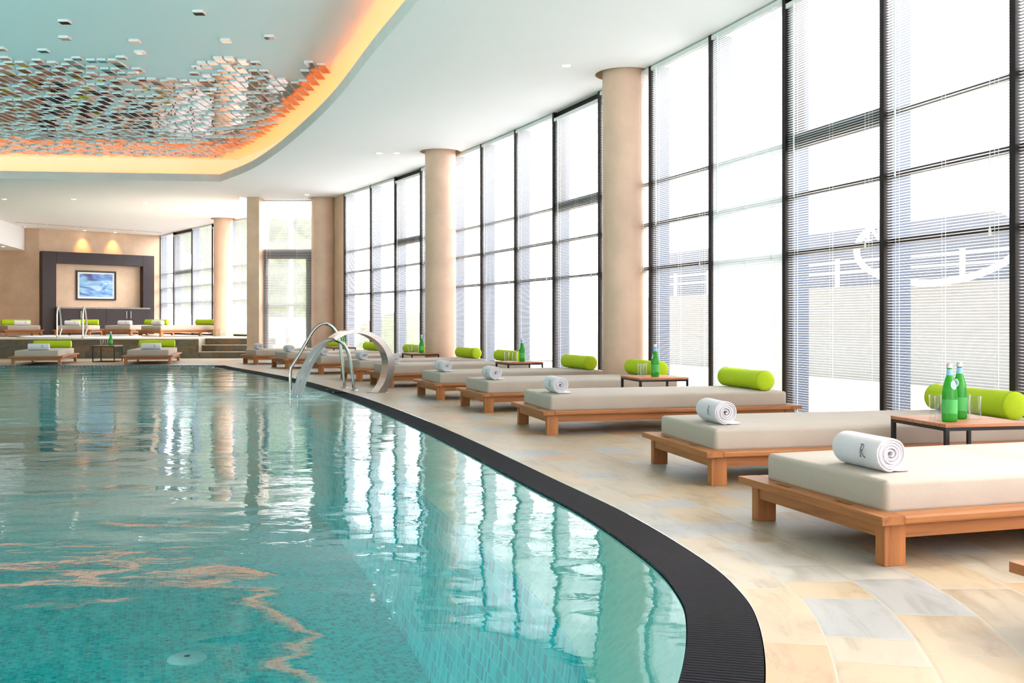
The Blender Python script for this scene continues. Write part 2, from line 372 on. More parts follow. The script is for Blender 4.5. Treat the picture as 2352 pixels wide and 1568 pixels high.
def G(px, py, z=0.0):                 # photo pixel -> point at height z
    D = (H-z)*F/(py-CY); return Vector(((px-CX)/F*D, D, z))
def AT(px, D): return (px-CX)/F*D
def ZAT(py, D): return H-(py-CY)*D/F
def planar_uv(o, fn):
    me = o.data; uv = me.uv_layers.new(name='UVMap') if not me.uv_layers else me.uv_layers[0]
    for poly in me.polygons:
        for li in poly.loop_indices:
            uv.data[li].uv = fn(me.vertices[me.loops[li].vertex_index].co, poly.normal)
def wall_uv(co, n):
    if abs(n.z) > .7: return (co.x, co.y)
    t = Vector((-n.y, n.x)); return (co.x*t.x+co.y*t.y, co.z)
def poly_holes(bm, outer, holes, z, mi=0, up=True):
    loops = [[Vector((p[0], p[1], 0)) for p in outer]]+[[Vector((p[0], p[1], 0)) for p in h] for h in holes]
    tri = tessellate_polygon(loops); flat = [v for l in loops for v in l]
    vs = [bm.verts.new((v.x, v.y, z)) for v in flat]
    for t in tri:
        a, b, c = (flat[i] for i in t)
        if ((b-a).cross(c-a).z > 0) != up: t = (t[0], t[2], t[1])
        try: f = bm.faces.new([vs[i] for i in t]); f.material_index = mi
        except ValueError: pass

# ------------------------------------------------------------------ curves of the place
outer_pts = [(-3.0, .42), (-1.2, .72), (-.35, 1.12), (.18, 1.55), (.46, 1.98), (.632, 2.5), (.735, 2.98), (.763, 3.35), (.722, 3.83), (.542, 4.71), (.234, 5.78), (-.246, 7.44), (-.70, 8.9), (-1.17, 10.3), (-1.64, 11.62), (-2.20, 13.05), (-3.33, 15.7), (-4.42, 17.85), (-5.50, 19.85), (-5.98, 20.82)]
OC = resample(catmull([Vector((x, y, 0)) for x, y in outer_pts], 10), .05)
def normals(pts):
    out = []
    for i in range(len(pts)):
        d = (pts[min(i+2, len(pts)-1)]-pts[max(i-2, 0)]).normalized()
        out.append(Vector((d.y, -d.x, 0)))
    return out
ON = normals(OC)                       # points away from the pool (to the right)
GW = .215
IC = [p-n*GW for p, n in zip(OC, ON)]  # water edge
farY = 20.80
IC[-1] = Vector((-6.06, farY-.22, 0))
POOL_L = -17.0
pool_poly = [(p.x, p.y) for p in IC]+[(POOL_L, 20.36), (POOL_L, .2), (-3.0, .2)]

# deck: slabs run in courses that follow the pool edge
bm = bmesh.new(); uvl = bm.loops.layers.uv.new('UVMap')
ts = [0, .34, .68, 1.2, 2.0, 3.0, 4.4, 7.0]
idx = list(range(0, len(OC), 1))
if idx[-1] != len(OC)-1: idx.append(len(OC)-1)
rows = []
for i in idx:
    rows.append([(bm.verts.new(OC[i]+ON[i]*t), (i*.05, t+.075)) for t in ts])
for a, b in zip(rows, rows[1:]):
    for k in range(len(ts)-1):
        q = (a[k], a[k+1], b[k+1], b[k])
        f = bm.faces.new([v for v, _ in q])
        for lp, (_, u) in zip(f.loops, q): lp[uvl].uv = u
# far strip of deck
c0 = OC[-1]; cn = ON[-1]; e1 = c0+cn*7
def addpoly(pts):
    f = bm.faces.new([bm.verts.new((x, y, 0)) for x, y in pts])
    for lp in f.loops: lp[uvl].uv = (lp.vert.co.x, lp.vert.co.y+.13)
addpoly([(c0.x, c0.y), (e1.x, e1.y), (2, 27), (-19, 27), (-19, 20.58), (-6.2, 20.80)])
addpoly([(-3.0, .42), (-19, .42), (-19, -3), (OC[0]+ON[0]*7).to_tuple()[:2]])
addpoly([(POOL_L, .42), (POOL_L, 20.58), (-19, 20.58), (-19, .42)])
deck = finish('floor', bm, M['deck']); struct(deck)
# the part of the fan behind the camera is kept simple; slab under it
# grate channel
bm = bmesh.new()
for a, b, c, d in zip(IC, OC, OC[1:], IC[1:]):
    quad(bm, [(a.x, a.y, -.05), (b.x, b.y, -.05), (c.x, c.y, -.05), (d.x, d.y, -.05)])
    quad(bm, [(b.x, b.y, -.05), (b.x, b.y, -.0005), (c.x, c.y, -.0005), (c.x, c.y, -.05)]); quad(bm, [(a.x, a.y, -.05), (a.x, a.y, -.013), (d.x, d.y, -.013), (d.x, d.y, -.05)])
quad(bm, [(c0.x, farY, -.05), (c0.x, farY-.215, -.05), (-17, 20.36, -.05), (-17, 20.58, -.05)])
ch = finish('floor_channel', bm, M['channel_shade']); struct(ch)
bm = bmesh.new()
OCf = resample(OC, .021); ONf = normals(OCf)
for p, n in zip(OCf, ONf):
    if p.y < 1.0: continue
    t = Vector((-n.y, n.x, 0))*.0062; a = p-n*(GW-.004); b = p-n*.004
    vs = []
    for q in (a, b):
        for s, z in ((-1, -.014), (-.62, -.002), (0, .002), (.62, -.002), (1, -.014)):
            v = q+t*s; vs.append(bm.verts.new((v.x, v.y, z)))
    for k in range(4): bm.faces.new((vs[k], vs[k+1], vs[k+6], vs[k+5]))
    bm.faces.new(vs[:5][::-1]); bm.faces.new(vs[5:])
for k in range(8):
    off = .02+k*.025
    pr = None
    for p, n in list(zip(OC, ON))[10::3]:
        q = p-n*off; cur = [bm.verts.new((q.x+n.x*s, q.y+n.y*s, -.006)) for s in (-.004, .004)]
        if pr: bm.faces.new((pr[0], pr[1], cur[1], cur[0]))
        pr = cur
x = -6.2
while x > -16.5:
    box(bm, x-.006, x+.006, farY-.215-(-6.2-x)*.02, farY-.005-(-6.2-x)*.02, -.012, .001); x -= .08
grate = finish('drain_grate', bm, simple('black_grate_plastic', (.012, .012, .018), .18, spec=.55))
tag(grate, 'curved black slatted overflow grate running along the pool edge', 'grate')
# pool shell
bm = bmesh.new(); uvl = bm.loops.layers.uv.new('UVMap')
DEP = -1.25
quad(bm, [(-17.3, -.1, DEP), (1.3, -.1, DEP), (1.3, 21.6, DEP), (-17.3, 21.6, DEP)])
# ledge and sloping wall
s = 0
n_ic = len(IC); prev = None
for i in range(0, n_ic, 1):
    p, n = IC[i], ON[i]
    ring = [(p.x, p.y, -.012), (p.x-n.x*.02, p.y-n.y*.02, -.03), (p.x-n.x*.30, p.y-n.y*.30, -.28), (p.x-n.x*.42, p.y-n.y*.42, DEP)]
    if prev:
        for k in range(3):
            f = quad(bm, [prev[0][k], prev[0][k+1], ring[k+1], ring[k]], 1 if k < 2 else 0)
            for lp, u in zip(f.loops, ((prev[1], k*.4), (prev[1], k*.4+.4), (i*.05, k*.4+.4), (i*.05, k*.4))): lp[uvl].uv = u
    prev = (ring, i*.05)
quad(bm, [(-6.0, farY-.2, -.012), (POOL_L, 20.36, -.012), (POOL_L, 20.36, DEP), (-6.0, farY-.2, DEP)])
quad(bm, [(POOL_L, .2, -.012), (POOL_L, 20.36, -.012), (POOL_L, 20.36, DEP), (POOL_L, .2, DEP)])
for f in bm.faces:
    if abs(f.normal.z) > .99 or f.calc_center_median().z < DEP+.01:
        for lp in f.loops: lp[uvl].uv = (lp.vert.co.x*.94+lp.vert.co.y*.34, lp.vert.co.y*.94-lp.vert.co.x*.34)
shell = finish('floor_pool', bm, [M['mosaic'], M['mosaic_pale']]); struct(shell)
bm = bmesh.new(); poly_holes(bm, pool_poly, [], -.012)
wat = finish('pool_water', bm, M['water'], recalc=False); tag(wat, 'turquoise pool water reflecting columns and windows', 'water', kind='stuff')
# round drain plates on the pool floor, seen through the water
for px, py, lab in ((430, 1512, 'round pale inlet cover on the pool floor, nearer one'), (412, 1197, 'round pale inlet cover on the pool floor, farther one')):
    g = G(px, py, DEP)
    bm = bmesh.new(); lathe(bm, [(0, .016), (.11, .014), (.125, .0)], 24)
    o = finish('inlet_cover', bm, M['label_white'], loc=(g.x, g.y, DEP)); tag(o, lab, 'drain cover', 'inlet covers on the pool floor')
    bm = bmesh.new(); lathe(bm, [(0, .02), (.02, .018)], 12); finish('screw_cap', bm, M['ink'], parent=o)

# ------------------------------------------------------------------ ceiling with the coffer
rim_pts = [(-3.2, 1.0), (-1.0, 1.5), (-.25, 2.2), (.1, 3.2), (.22, 4.4), (.08, 5.8), (-.28, 7.3), (-.86, 9.17), (-1.52, 10.98), (-2.39, 13.45), (-3.33, 15.75), (-4.25, 17.8), (-5.12, 19.5), (-6.12, 21.04)]
RC = resample(catmull([Vector((x, y, 0)) for x, y in rim_pts], 10), .2); RC[-1] = Vector((-6.12, 21.04, 0))
RN = normals(RC)
def rim_offset(d):
    pts = [p+n*d for p, n in zip(RC, RN)]
    last = RC[-1]+Vector((RN[-1].x*d*.55+.0, d, 0)); last.x = RC[-1].x+d*.62
    pts[-1] = last
    return [(p.x, p.y) for p in pts]+[(POOL_L, 19.85+d), (POOL_L, 1.0-d), (-3.2, 1.0-d)]
R0, R1, R2 = rim_offset(0), rim_offset(.035), rim_offset(.42)
cols = [(1.345, 11.93, .27), (-1.24, 17.36, .265), (-4.50, 23.92, .28), (-8.24, 28.62, .262)]
def circ(cx, cy, r, n=40): return [(cx+r*math.cos(2*PI*k/n), cy+r*math.sin(2*PI*k/n)) for k in range(n)]
# window wall curve fitted through the mullions
mull_px = [(790, 23.4), (850, 21.6), (906, 20.16), (965, 18.75), (1036, 17.7), (1104, 16.68), (1182, 15.45), (1270, 14.2), (1375, 12.93), (1492, 11.62), (1630, 10.32), (1800, 9.05), (2025, 7.78), (2325, 6.45), (2757, 5.12)]
WP = [Vector((AT(px, D), D, 0)) for px, D in mull_px]
# smooth: quadratic fit x(D)
sx = [0]*5; sy = [0]*3
for p in WP:
    for k in range(5): sx[k] += p.y**k
    for k in range(3): sy[k] += p.x*p.y**k
A = Matrix(((sx[0], sx[1], sx[2]), (sx[1], sx[2], sx[3]), (sx[2], sx[3], sx[4]))); co = A.inverted() @ Vector(sy)
wx = lambda D: co[0]+co[1]*D+co[2]*D*D
def on_wall(px):                       # where the sight line through a photo column meets the window line
    lo, hi = 3.0, 26.0; k = (px-CX)/F
    for _ in range(60):
        mid = (lo+hi)/2
        if wx(mid) > k*mid: lo = mid
        else: hi = mid
    return Vector((wx(lo), lo, 0))
WALL = [on_wall(px) for px, _ in mull_px]
d_near = (WALL[-1]-WALL[-2]).normalized()
for k in range(1, 5): WALL.append(WALL[-1]+d_near*1.38)
wl = [(p.x+.30, p.y+.1) for p in WALL]
ceil_outer = [(-24, -8), (wl[-1][0]+2, -8), (wl[-1][0]+.3, -3)]+wl[::-1]+[(-3.6, 24.3), (-6.1, 24.3), (-6.43, 23.6), (-7.53, 28.3), (-7.35, 28.6), (-12.2, 34.6), (-24, 34.6)]  # unseen stretch behind the camera is extended to cut steep sky light
bm = bmesh.new()
poly_holes(bm, ceil_outer, [R0]+[circ(x, y, r+.085) for x, y, r in cols], ZC)
# fascia underside is the rim; top of slab
ceiling = finish('ceiling', bm, M['ceiling']); struct(ceiling)
bm = bmesh.new()
def band(bm, pts, z0, z1, closed=True):
    n = len(pts)
    for i in range(n if closed else n-1):
        a, b = pts[i], pts[(i+1) % n]
        if a[0] < -16.9 and b[0] < -16.9: continue
        quad(bm, [(a[0], a[1], z0), (b[0], b[1], z0), (b[0], b[1], z1), (a[0], a[1], z1)])
band(bm, R0, ZC-.001, ZC+.155); band(bm, R1, ZC, ZC+.155)
for i in range(len(R0)-3):
    quad(bm, [(*R0[i], ZC+.155), (*R0[i+1], ZC+.155), (*R1[i+1], ZC+.155), (*R1[i], ZC+.155)])
o = finish('trim_1', bm, M['fascia']); struct(o)
bm = bmesh.new()
for i in range(len(R1)-3):
    quad(bm, [(*R1[i], ZC+.02), (*R1[i+1], ZC+.02), (*R2[i+1], ZC+.02), (*R2[i], ZC+.02)])
band(bm, R2, ZC+.02, ZU)
o = finish('ceiling_cove', bm, M['ceiling']); struct(o)
bm = bmesh.new(); poly_holes(bm, rim_offset(.43), [], ZU)
o = finish('ceiling_raised', bm, M['ceil_blue']); struct(o)
bm = bmesh.new(); A1, A2 = rim_offset(.040), rim_offset(.056)
for i in range(len(A1)-3):
    if A1[i][1] < 5: continue
    quad(bm, [(*A1[i], ZC+.06), (*A1[i+1], ZC+.06), (*A2[i+1], ZC+.06), (*A2[i], ZC+.06)])
o = finish('cove_light_strip', bm, M['led']); tag(o, 'amber light strip glowing in the cove round the raised ceiling', 'light')
# column pockets in the ceiling
bm = bmesh.new()
for x, y, r in cols:
    lathe(bm, [(r+.085, 0), (r+.085, .22), (0, .22)], 40, x, y, ZC)
o = finish('ceiling_pocket', bm, M['plaster']); struct(o)
# raised gap beside the far pillar
bm = bmesh.new()
gp = [(-6.1, 24.3), (-6.43, 23.6), (-7.53, 28.3), (-7.35, 28.6), (-5.6, 28.6)]
for a, b in zip(gp, gp[1:]+gp[:1]): quad(bm, [(*a, ZC), (*b, ZC), (*b, ZC+.45), (*a, ZC+.45)])
bm.faces.new([bm.verts.new((*p, ZC+.45)) for p in gp])
o = finish('ceiling_gap', bm, M['ceiling']); struct(o)

# columns
clab = ['round beige plaster column nearest the camera, among the daybeds', 'round beige plaster column second from the camera, behind the steel water spout', 'round beige plaster column beside the glazed end door', 'round beige column on the raised platform with a slate plinth']
for (x, y, r), lb in zip(cols, clab):
    z0 = HP if y > 28 else 0
    bm = bmesh.new(); lathe(bm, [(r, z0), (r, 1.4), (r, 2.6), (r, ZC+.215)], 56, x, y)
    o = finish('column', bm, M['plaster_col']); o['kind'] = 'structure'
    if y > 28:
        bm = bmesh.new(); n = 12
        lathe(bm, [(r+.03, HP+.001), (r+.03, HP+.19), (r, HP+.19)], n, x, y)
        q = finish('column_plinth', bm, M['plinth'], parent=o)
        for p in q.data.polygons: p.use_smooth = False
        planar_uv(q, lambda c, nn, x=x, y=y: (math.atan2(c.y-y, c.x-x)*.3, c.z-HP))

# ------------------------------------------------------------------ windows and blinds
def make_blind(name, loc, rz, w, ztop, zbot, tilt, label, detail=True, wand=.13, cord=.86, tassel=1.50):
    t = empty(name, loc, rz); tag(t, label, 'window blind', 'white venetian blinds on the glazed walls')
    bm = bmesh.new(); box(bm, .03, w-.03, .0, .04, ztop-.045, ztop, .003); finish('head_rail', bm, M['white'], t)
    bm = bmesh.new(); pitch = .0212; c = .0125; z = ztop-.065
    a = tilt
    while z > zbot+.03:
        prof = []
        for s in (-1, -.45, .45, 1):
            hump = .0022*(1-s*s)
            prof.append((.022+c*s*math.cos(a)-hump*math.sin(a), z+c*s*math.sin(a)+hump*math.cos(a)))
        A_ = [bm.verts.new((.036, y, zz)) for y, zz in prof]; B_ = [bm.verts.new((w-.036, y, zz)) for y, zz in prof]
        for k in range(3):
            f = bm.faces.new((A_[k], B_[k], B_[k+1], A_[k+1])); f.smooth = True
        z -= pitch
    me = bpy.data.meshes.new('slats'); bm.to_mesh(me); bm.free(); me.materials.append(M['slat'])
    o = bpy.data.objects.new('slats', me); C.objects.link(o); o.parent = t
    bm = bmesh.new(); box(bm, .034, w-.034, .008, .036, zbot, zbot+.02); finish('bottom_rail', bm, M['white'], t)
    bm = bmesh.new()
    for fx in (.12, .5, .88):
        for yy in (.006, .038):
            box(bm, w*fx-.0015, w*fx+.0015, yy-.001, yy+.001, zbot, ztop-.04)
    finish('ladder_cords', bm, M['white'], t)
    if detail:
        bm = bmesh.new(); box(bm, w*wand-.006, w*wand+.006, -.016, -.006, 2.0, ztop-.03, .002); finish('tilt_wand', bm, M['white'], t)
        bm = bmesh.new(); box(bm, w*cord-.0015, w*cord+.0015, -.010, -.007, tassel, ztop-.03)
        lathe(bm, [(.002, .035), (.009, .01), (.011, -.025), (0, -.027)], 10, w*cord, -.009, tassel)
        finish('pull_cord', bm, M['white'], t)
    return t
TR = [2.51, 2.03, 1.52]
winno = [0]
def make_window(Pf, Pn, ztop=ZC, zbot=0.0, vent=False, near_mullion=False, trs=TR, floor_z=0.0):
    winno[0] += 1
    d = (Pn-Pf); w = d.length; rz = math.atan2(d.y, d.x)
    t = empty('window_%d' % winno[0], (Pf.x, Pf.y, 0), rz); struct(t)
    bm = bmesh.new(); mw = .026
    box(bm, -mw, mw, .0, .075, zbot, ztop)
    if near_mullion: box(bm, w-mw, w+mw, .0, .075, zbot, ztop)
    box(bm, 0, w, .05, .10, ztop-(.10 if vent else .03), ztop)
    box(bm, 0, w, .045, .10, zbot, zbot+.05)
    finish('mullion', bm, M['frame'], t)
    bm = bmesh.new(); box(bm, -.018, .018, .076, .25, zbot, ztop+.3); 
    finish('outer_fin', bm, M['fin'], t)
    for i, z in enumerate(trs):
        bm = bmesh.new(); hh = .065 if (vent and i == 0) else .019
        box(bm, mw, w-mw, .05, .115, z-hh, z+hh); finish('transom', bm, M['frame'], t)
    bm = bmesh.new(); quad(bm, [(mw, .12, zbot+.05), (w-mw, .12, zbot+.05), (w-mw, .12, ztop), (mw, .12, ztop)]); finish('glass_pane', bm, M['pane'], t)
    if vent:
        bm = bmesh.new(); b = .075; z0, z1 = trs[0]+.05, ztop-.1
        box(bm, mw, mw+b, .06, .15, z0, z1); box(bm, w-mw-.02, w-mw, .06, .15, z0, z1)
        finish('vent_sash', bm, M['frame'], t)
    return t, (Pf.x, Pf.y, 0), rz, w
OPEN, SHUT = math.radians(-9), math.radians(62)
wlab = [
 ('white venetian blind beside the tan corner wall of the window row', 0, OPEN),
 ('white venetian blind second to the right of the tan corner wall', 0, OPEN),
 ('white venetian blind under a dark header left of the second column', 1, OPEN),
 ('white venetian blind mostly hidden behind the left side of the second column', 0, OPEN),
 ('white venetian blind just right of the second column from the camera', 0, OPEN),
 ('white venetian blind second to the right of the second column', 0, OPEN),
 ('white venetian blind third to the right of the second column', 0, OPEN),
 ('white venetian blind under a dark header left of the nearest column', 1, OPEN),
 ('white venetian blind almost hidden behind the nearest column', 0, OPEN),
 ('white venetian blind immediately right of the nearest column', 0, OPEN),
 ('almost closed white venetian blind second right of the nearest column', 0, SHUT),
 ('white venetian blind behind the third lounger in, showing the ring sign', 1, OPEN),
 ('widest white venetian blind in full view near the right edge', 0, OPEN),
 ('white venetian blind cut off by the right edge', 0, OPEN)]
wlab[11] = ('white venetian blind left of the widest one, cream ring sign outside', 1, OPEN)
for i in range(len(mull_px)-1):
    Pf, Pn = WALL[i], WALL[i+1]
    lb, vent, tl = wlab[i]
    _, loc, rz, w = make_window(Pf, Pn, vent=bool(vent))
    make_blind('venetian_blind', loc, rz, w, ZC-(.085 if vent else .012), .055, tl, lb)
for i in range(len(mull_px)-1, len(WALL)-1):     # panels beyond the right edge light the room as well
    make_window(WALL[i], WALL[i+1])
# end wall: glazed door panel beside the far pillar
PE0, PE1 = Vector((AT(600, 24.0), 24.0, 0)), Vector((-4.30, 24.0, 0))
winno[0] += 1
t = empty('window_%d' % winno[0], PE0, 0); struct(t); w = (PE1-PE0).length
bm = bmesh.new(); box(bm, -.07, .0, -.1, .075, 0, ZC); box(bm, 0, w, .05, .1, 0, .05); finish('mullion', bm, M['black'], t)
zt1, zt0 = ZAT(572, 24), ZAT(594, 24)
bm = bmesh.new(); box(bm, 0, w, .05, .12, zt0, zt1); finish('transom', bm, M['frame'], t)
bm = bmesh.new(); quad(bm, [(0, .1, .05), (w, .1, .05), (w, .1, ZC), (0, .1, ZC)]); finish('glass_pane', bm, M['pane'], t)
d_ = empty('door_1', (PE0.x, PE0.y, 0)); struct(d_)
xl, xr = AT(615, 24)-PE0.x, AT(702, 24)-PE0.x
bm = bmesh.new()
box(bm, .0, xl, .055, .115, .0, zt0); box(bm, xr, w, .055, .115, 0, zt0)
finish('door_frame', bm, M['frame'], d_)
bm = bmesh.new(); zb = ZAT(700, 24)
box(bm, xl, xr, .06, .11, zb-.03, zb+.03, .004); box(bm, xl, xr, .065, .1, .05, .2); finish('push_bar', bm, M['steel'], d_)
make_blind('venetian_blind', (PE0.x, PE0.y, 0), 0, w, ZC-.012, .055, math.radians(27), 'wide white venetian blind over the glazed door facing the camera', wand=.08, tassel=1.4)
xs = AT(660, 24)
bm = bmesh.new(); box(bm, xs-.13, xs+.13, 24.13, 24.16, ZAT(582, 24), ZAT(571, 24)); o = finish('exit_sign', bm, M['green_sign']); tag(o, 'small green sign above the glazed door, seen through the blind', 'sign')
bm = bmesh.new(); q = empty
zc_ = (ZAT(582, 24)+ZAT(571, 24))/2
for k in range(4): box(bm, xs-.09+k*.05, xs-.06+k*.05, 24.125, 24.13, zc_-.03, zc_+.03)
finish('sign_marks', bm, M['label_white'], o)
xs = AT(632, 24); zc_ = ZAT(586, 24)
bm = bmesh.new()
tube(bm, [(xs+.055*math.cos(a*PI/12), 24.09, zc_+.055*math.sin(a*PI/12)) for a in range(25)], .007, 6)
o = finish('warning_sticker', bm, M['red_sign']); tag(o, 'small red ring sticker on the glazed door header', 'sticker')
# tan return wall between the third column and the window row
bm = bmesh.new(); a, b = Vector((-4.32, 24.02, 0)), WALL[0]+Vector((-.0, .03, 0)); b2 = b+Vector((.2, .3, 0))
for p, q in ((a, b), (b, b2)):
    quad(bm, [(p.x, p.y, 0), (q.x, q.y, 0), (q.x, q.y, ZC), (p.x, p.y, ZC)])
quad(bm, [(a.x, a.y+.5, 0), (b2.x, b2.y, 0), (b2.x, b2.y, ZC), (a.x, a.y+.5, ZC)]); quad(bm, [(a.x, a.y, 0), (a.x, a.y+.5, 0), (a.x, a.y+.5, ZC), (a.x, a.y, ZC)])
struct(finish('wall_corner', bm, M['plaster']))
# far pillar
bm = bmesh.new(); box(bm, AT(567, 23.6), AT(595, 23.6), 23.6, 24.55, 0, ZC+.45); struct(finish('wall_pillar', bm, M['plaster']))

# ------------------------------------------------------------------ raised platform
bwin = [Vector((-12.0, 34.2, 0)), Vector((AT(398, 32.9), 32.9, 0)), Vector((AT(440, 31.5), 31.5, 0)), Vector((AT(487, 30.1), 30.1, 0)), Vector((AT(524, 29.2), 29.2, 0)), Vector((-7.35, 28.2, 0))]
bm = bmesh.new()
XR = -6.40; X1 = AT(455, 24.75)
pts = [(-24, 24.8), (X1, 24.8), (X1, 25.4), (XR+.4, 25.4), (XR+.4, 28.9), (-7.35, 28.9), (-12.0, 34.7), (-24, 34.7)]
bm.faces.new([bm.verts.new((*p, HP)) for p in pts])
o = finish('floor_platform', bm, M['slab']); struct(o)
bm = bmesh.new()
quad(bm, [(-24, 24.8, 0), (X1, 24.8, 0), (X1, 24.8, HP-.025), (-24, 24.8, HP-.025)])
quad(bm, [(X1, 24.8, 0), (X1, 25.4, 0), (X1, 25.4, HP), (X1, 24.8, HP)])
o = finish('wall_platform', bm, M['slate']); struct(o); planar_uv(o, wall_uv)
bm = bmesh.new(); box(bm, -24, X1+.01, 24.775, 24.83, HP-.025, HP+.002); struct(finish('trim_2', bm, M['slab']))
bm = bmesh.new()
for k in range(3):
    y0 = 24.80+.28*k
    box(bm, X1, XR+.42, y0, 25.75, k*.163, (k+1)*.163)
o = finish('floor_steps', bm, M['slate']); struct(o); planar_uv(o, lambda c, n: (c.x, c.z*.155/.163-.0001) if abs(n.z) < .5 else (c.x, c.y))
bm = bmesh.new()
for k in range(3): box(bm, X1, XR+.42, 24.785+.28*k, 24.80+.28*k+.05, (k+1)*.163-.012, (k+1)*.163+.003)
struct(finish('trim_3', bm, M['slab']))
for i in range(5):
    Pf, Pn = bwin[i], bwin[i+1]
    vent = i in (1, 3)
    _, loc, rz, w = make_window(Pf, Pn, zbot=HP, vent=vent, near_mullion=(i == 4))
    make_blind('venetian_blind', loc, rz, w, ZC-(.10 if vent else .012), HP+.055, math.radians(30), [
        'white venetian blind on the platform next to the back wall', 'white venetian blind on the platform, under a dark header, second from the back wall',
        'white venetian blind on the platform, third from the back wall', 'white venetian blind on the platform just left of the plinth column',
        'white venetian blind on the platform between plinth column and pillar'][i], wand=.1)
# back walls
bm = bmesh.new(); w0 = Vector((-14.85, 31.5, 0)); w1 = Vector((-12.0, 34.2, 0)); e = (w1-w0).normalized(); nrm = Vector((e.y, -e.x, 0))
quad(bm, [(w0.x, w0.y, HP), (w1.x, w1.y, HP), (w1.x, w1.y, ZC), (w0.x, w0.y, ZC)])
struct(finish('wall_back', bm, M['plaster']))
bm = bmesh.new(); quad(bm, [(-24, 31.5, HP), (-14.85, 31.5, HP), (-14.85, 31.5, ZC), (-24, 31.5, ZC)]); struct(finish('wall_left', bm, M['plaster']))
bm = bmesh.new()
sp = [(-15.3, 31.49), (-14.72, 28.9), (-14.1, 26.2), (-24, 26.2), (-24, 31.49)]
bm.faces.new([bm.verts.new((*p, 3.15)) for p in sp])
for a, b in zip(sp, sp[1:]): quad(bm, [(*a, 3.15), (*b, 3.15), (*b, ZC), (*a, ZC)])
struct(finish('ceiling_soffit', bm, M['ceiling']))

bm = bmesh.new(); quad(bm, [(-19, -3, 0), (-19, 31.5, 0), (-19, 31.5, ZU+.2), (-19, -3, ZU+.2)]); struct(finish('wall_side', bm, M['plaster']))  # unseen wall, added to block light from the open left side
# wall unit
def on_back(px):
    k = (px-CX)/F; # w0 + s e ; X = kD
    s_ = (k*w0.y-w0.x)/(e.x-k*e.y); return s_, w0.y+s_*e.y
rzb = math.atan2(e.y, e.x)
u = empty('wall_unit', (w0.x, w0.y, HP), rzb); tag(u, 'dark aubergine wall unit framing a recessed niche on the back wall', 'wall unit')
# local x along wall, local -y towards the room
sL, DL = on_back(90.5); sR, DR = on_back(346)
s1, D1 = on_back(122); s2, D2 = on_back(321)
fz = ZAT(577, DL)-HP; hz = ZAT(605, D1)-HP; ct = ZAT(705, D1)-HP
dep = .28
bm = bmesh.new(); box(bm, sL, s1, -dep, -.002, .002, fz); finish('side_panel', bm, M['aubergine'], u)
bm = bmesh.new(); box(bm, s2, sR, -dep, -.002, .002, fz); finish('side_panel', bm, M['aubergine'], u)
bm = bmesh.new(); box(bm, s1+.006, s2-.006, -dep, -.002, hz, fz); finish('top_panel', bm, M['aubergine'], u)
bm = bmesh.new(); box(bm, s1, s2, -.03, -.004, ct, hz); finish('back_panel', bm, M['plaster'], u)
cb = empty('base_cabinet', (w0.x, w0.y, HP), rzb); tag(cb, 'low dark cabinet with stone counter under the niche', 'cabinet')
s3 = s2+.13
bm = bmesh.new(); box(bm, s1, s3, -.50, -.285, .08, ct-.05); box(bm, s1+.05, s3-.05, -.46, -.285, .003, .08); finish('cabinet_body', bm, M['aubergine'], cb)
bm = bmesh.new(); box(bm, s1, s2-.005, -.285, -.032, ct-.05, ct); box(bm, s1, s3+.01, -.52, -.285, ct-.05, ct, .004); finish('countertop', bm, M['granite'], cb)
for k in range(4):
    x0 = s1+(s3-s1)*k/4; x1_ = s1+(s3-s1)*(k+1)/4
    bm = bmesh.new(); box(bm, x0+.004, x1_-.004, -.522, -.502, .10, ct-.06, .002); dd = finish('door', bm, M['aubergine'], cb)
    hx = x1_-.07 if k % 2 == 0 else x0+.07
    bm = bmesh.new(); tube(bm, [(hx, -.55, ct-.12), (hx, -.55, ct-.36)], .008, 8); finish('handle', bm, M['steel'], dd)
# picture
sp0, Dp0 = on_back(173); sp1, Dp1 = on_back(265)
zp1, zp0 = ZAT(620.5, Dp0), ZAT(688.5, Dp0)
pic = empty('framed_picture', (w0.x, w0.y, 0), rzb); tag(pic, 'black framed abstract blue and white print hanging in the niche', 'picture')
bm = bmesh.new(); fw = .05
for a in ((sp0, sp1, zp0, zp0+fw), (sp0, sp1, zp1-fw, zp1), (sp0, sp0+fw, zp0+fw, zp1-fw), (sp1-fw, sp1, zp0+fw, zp1-fw)): box(bm, a[0], a[1], -.075, -.032, a[2], a[3])
finish('picture_frame', bm, M['black'], pic)
bm = bmesh.new(); box(bm, sp0+fw, sp1-fw, -.05, -.033, zp0+fw, zp1-fw); finish('mount', bm, M['white'], pic)
mt = .085; bm = bmesh.new(); box(bm, sp0+fw+mt*.7, sp1-fw-mt*.7, -.053, -.0501, zp0+fw+mt*.6, zp1-fw-mt*.6); finish('print', bm, M['art'], pic)

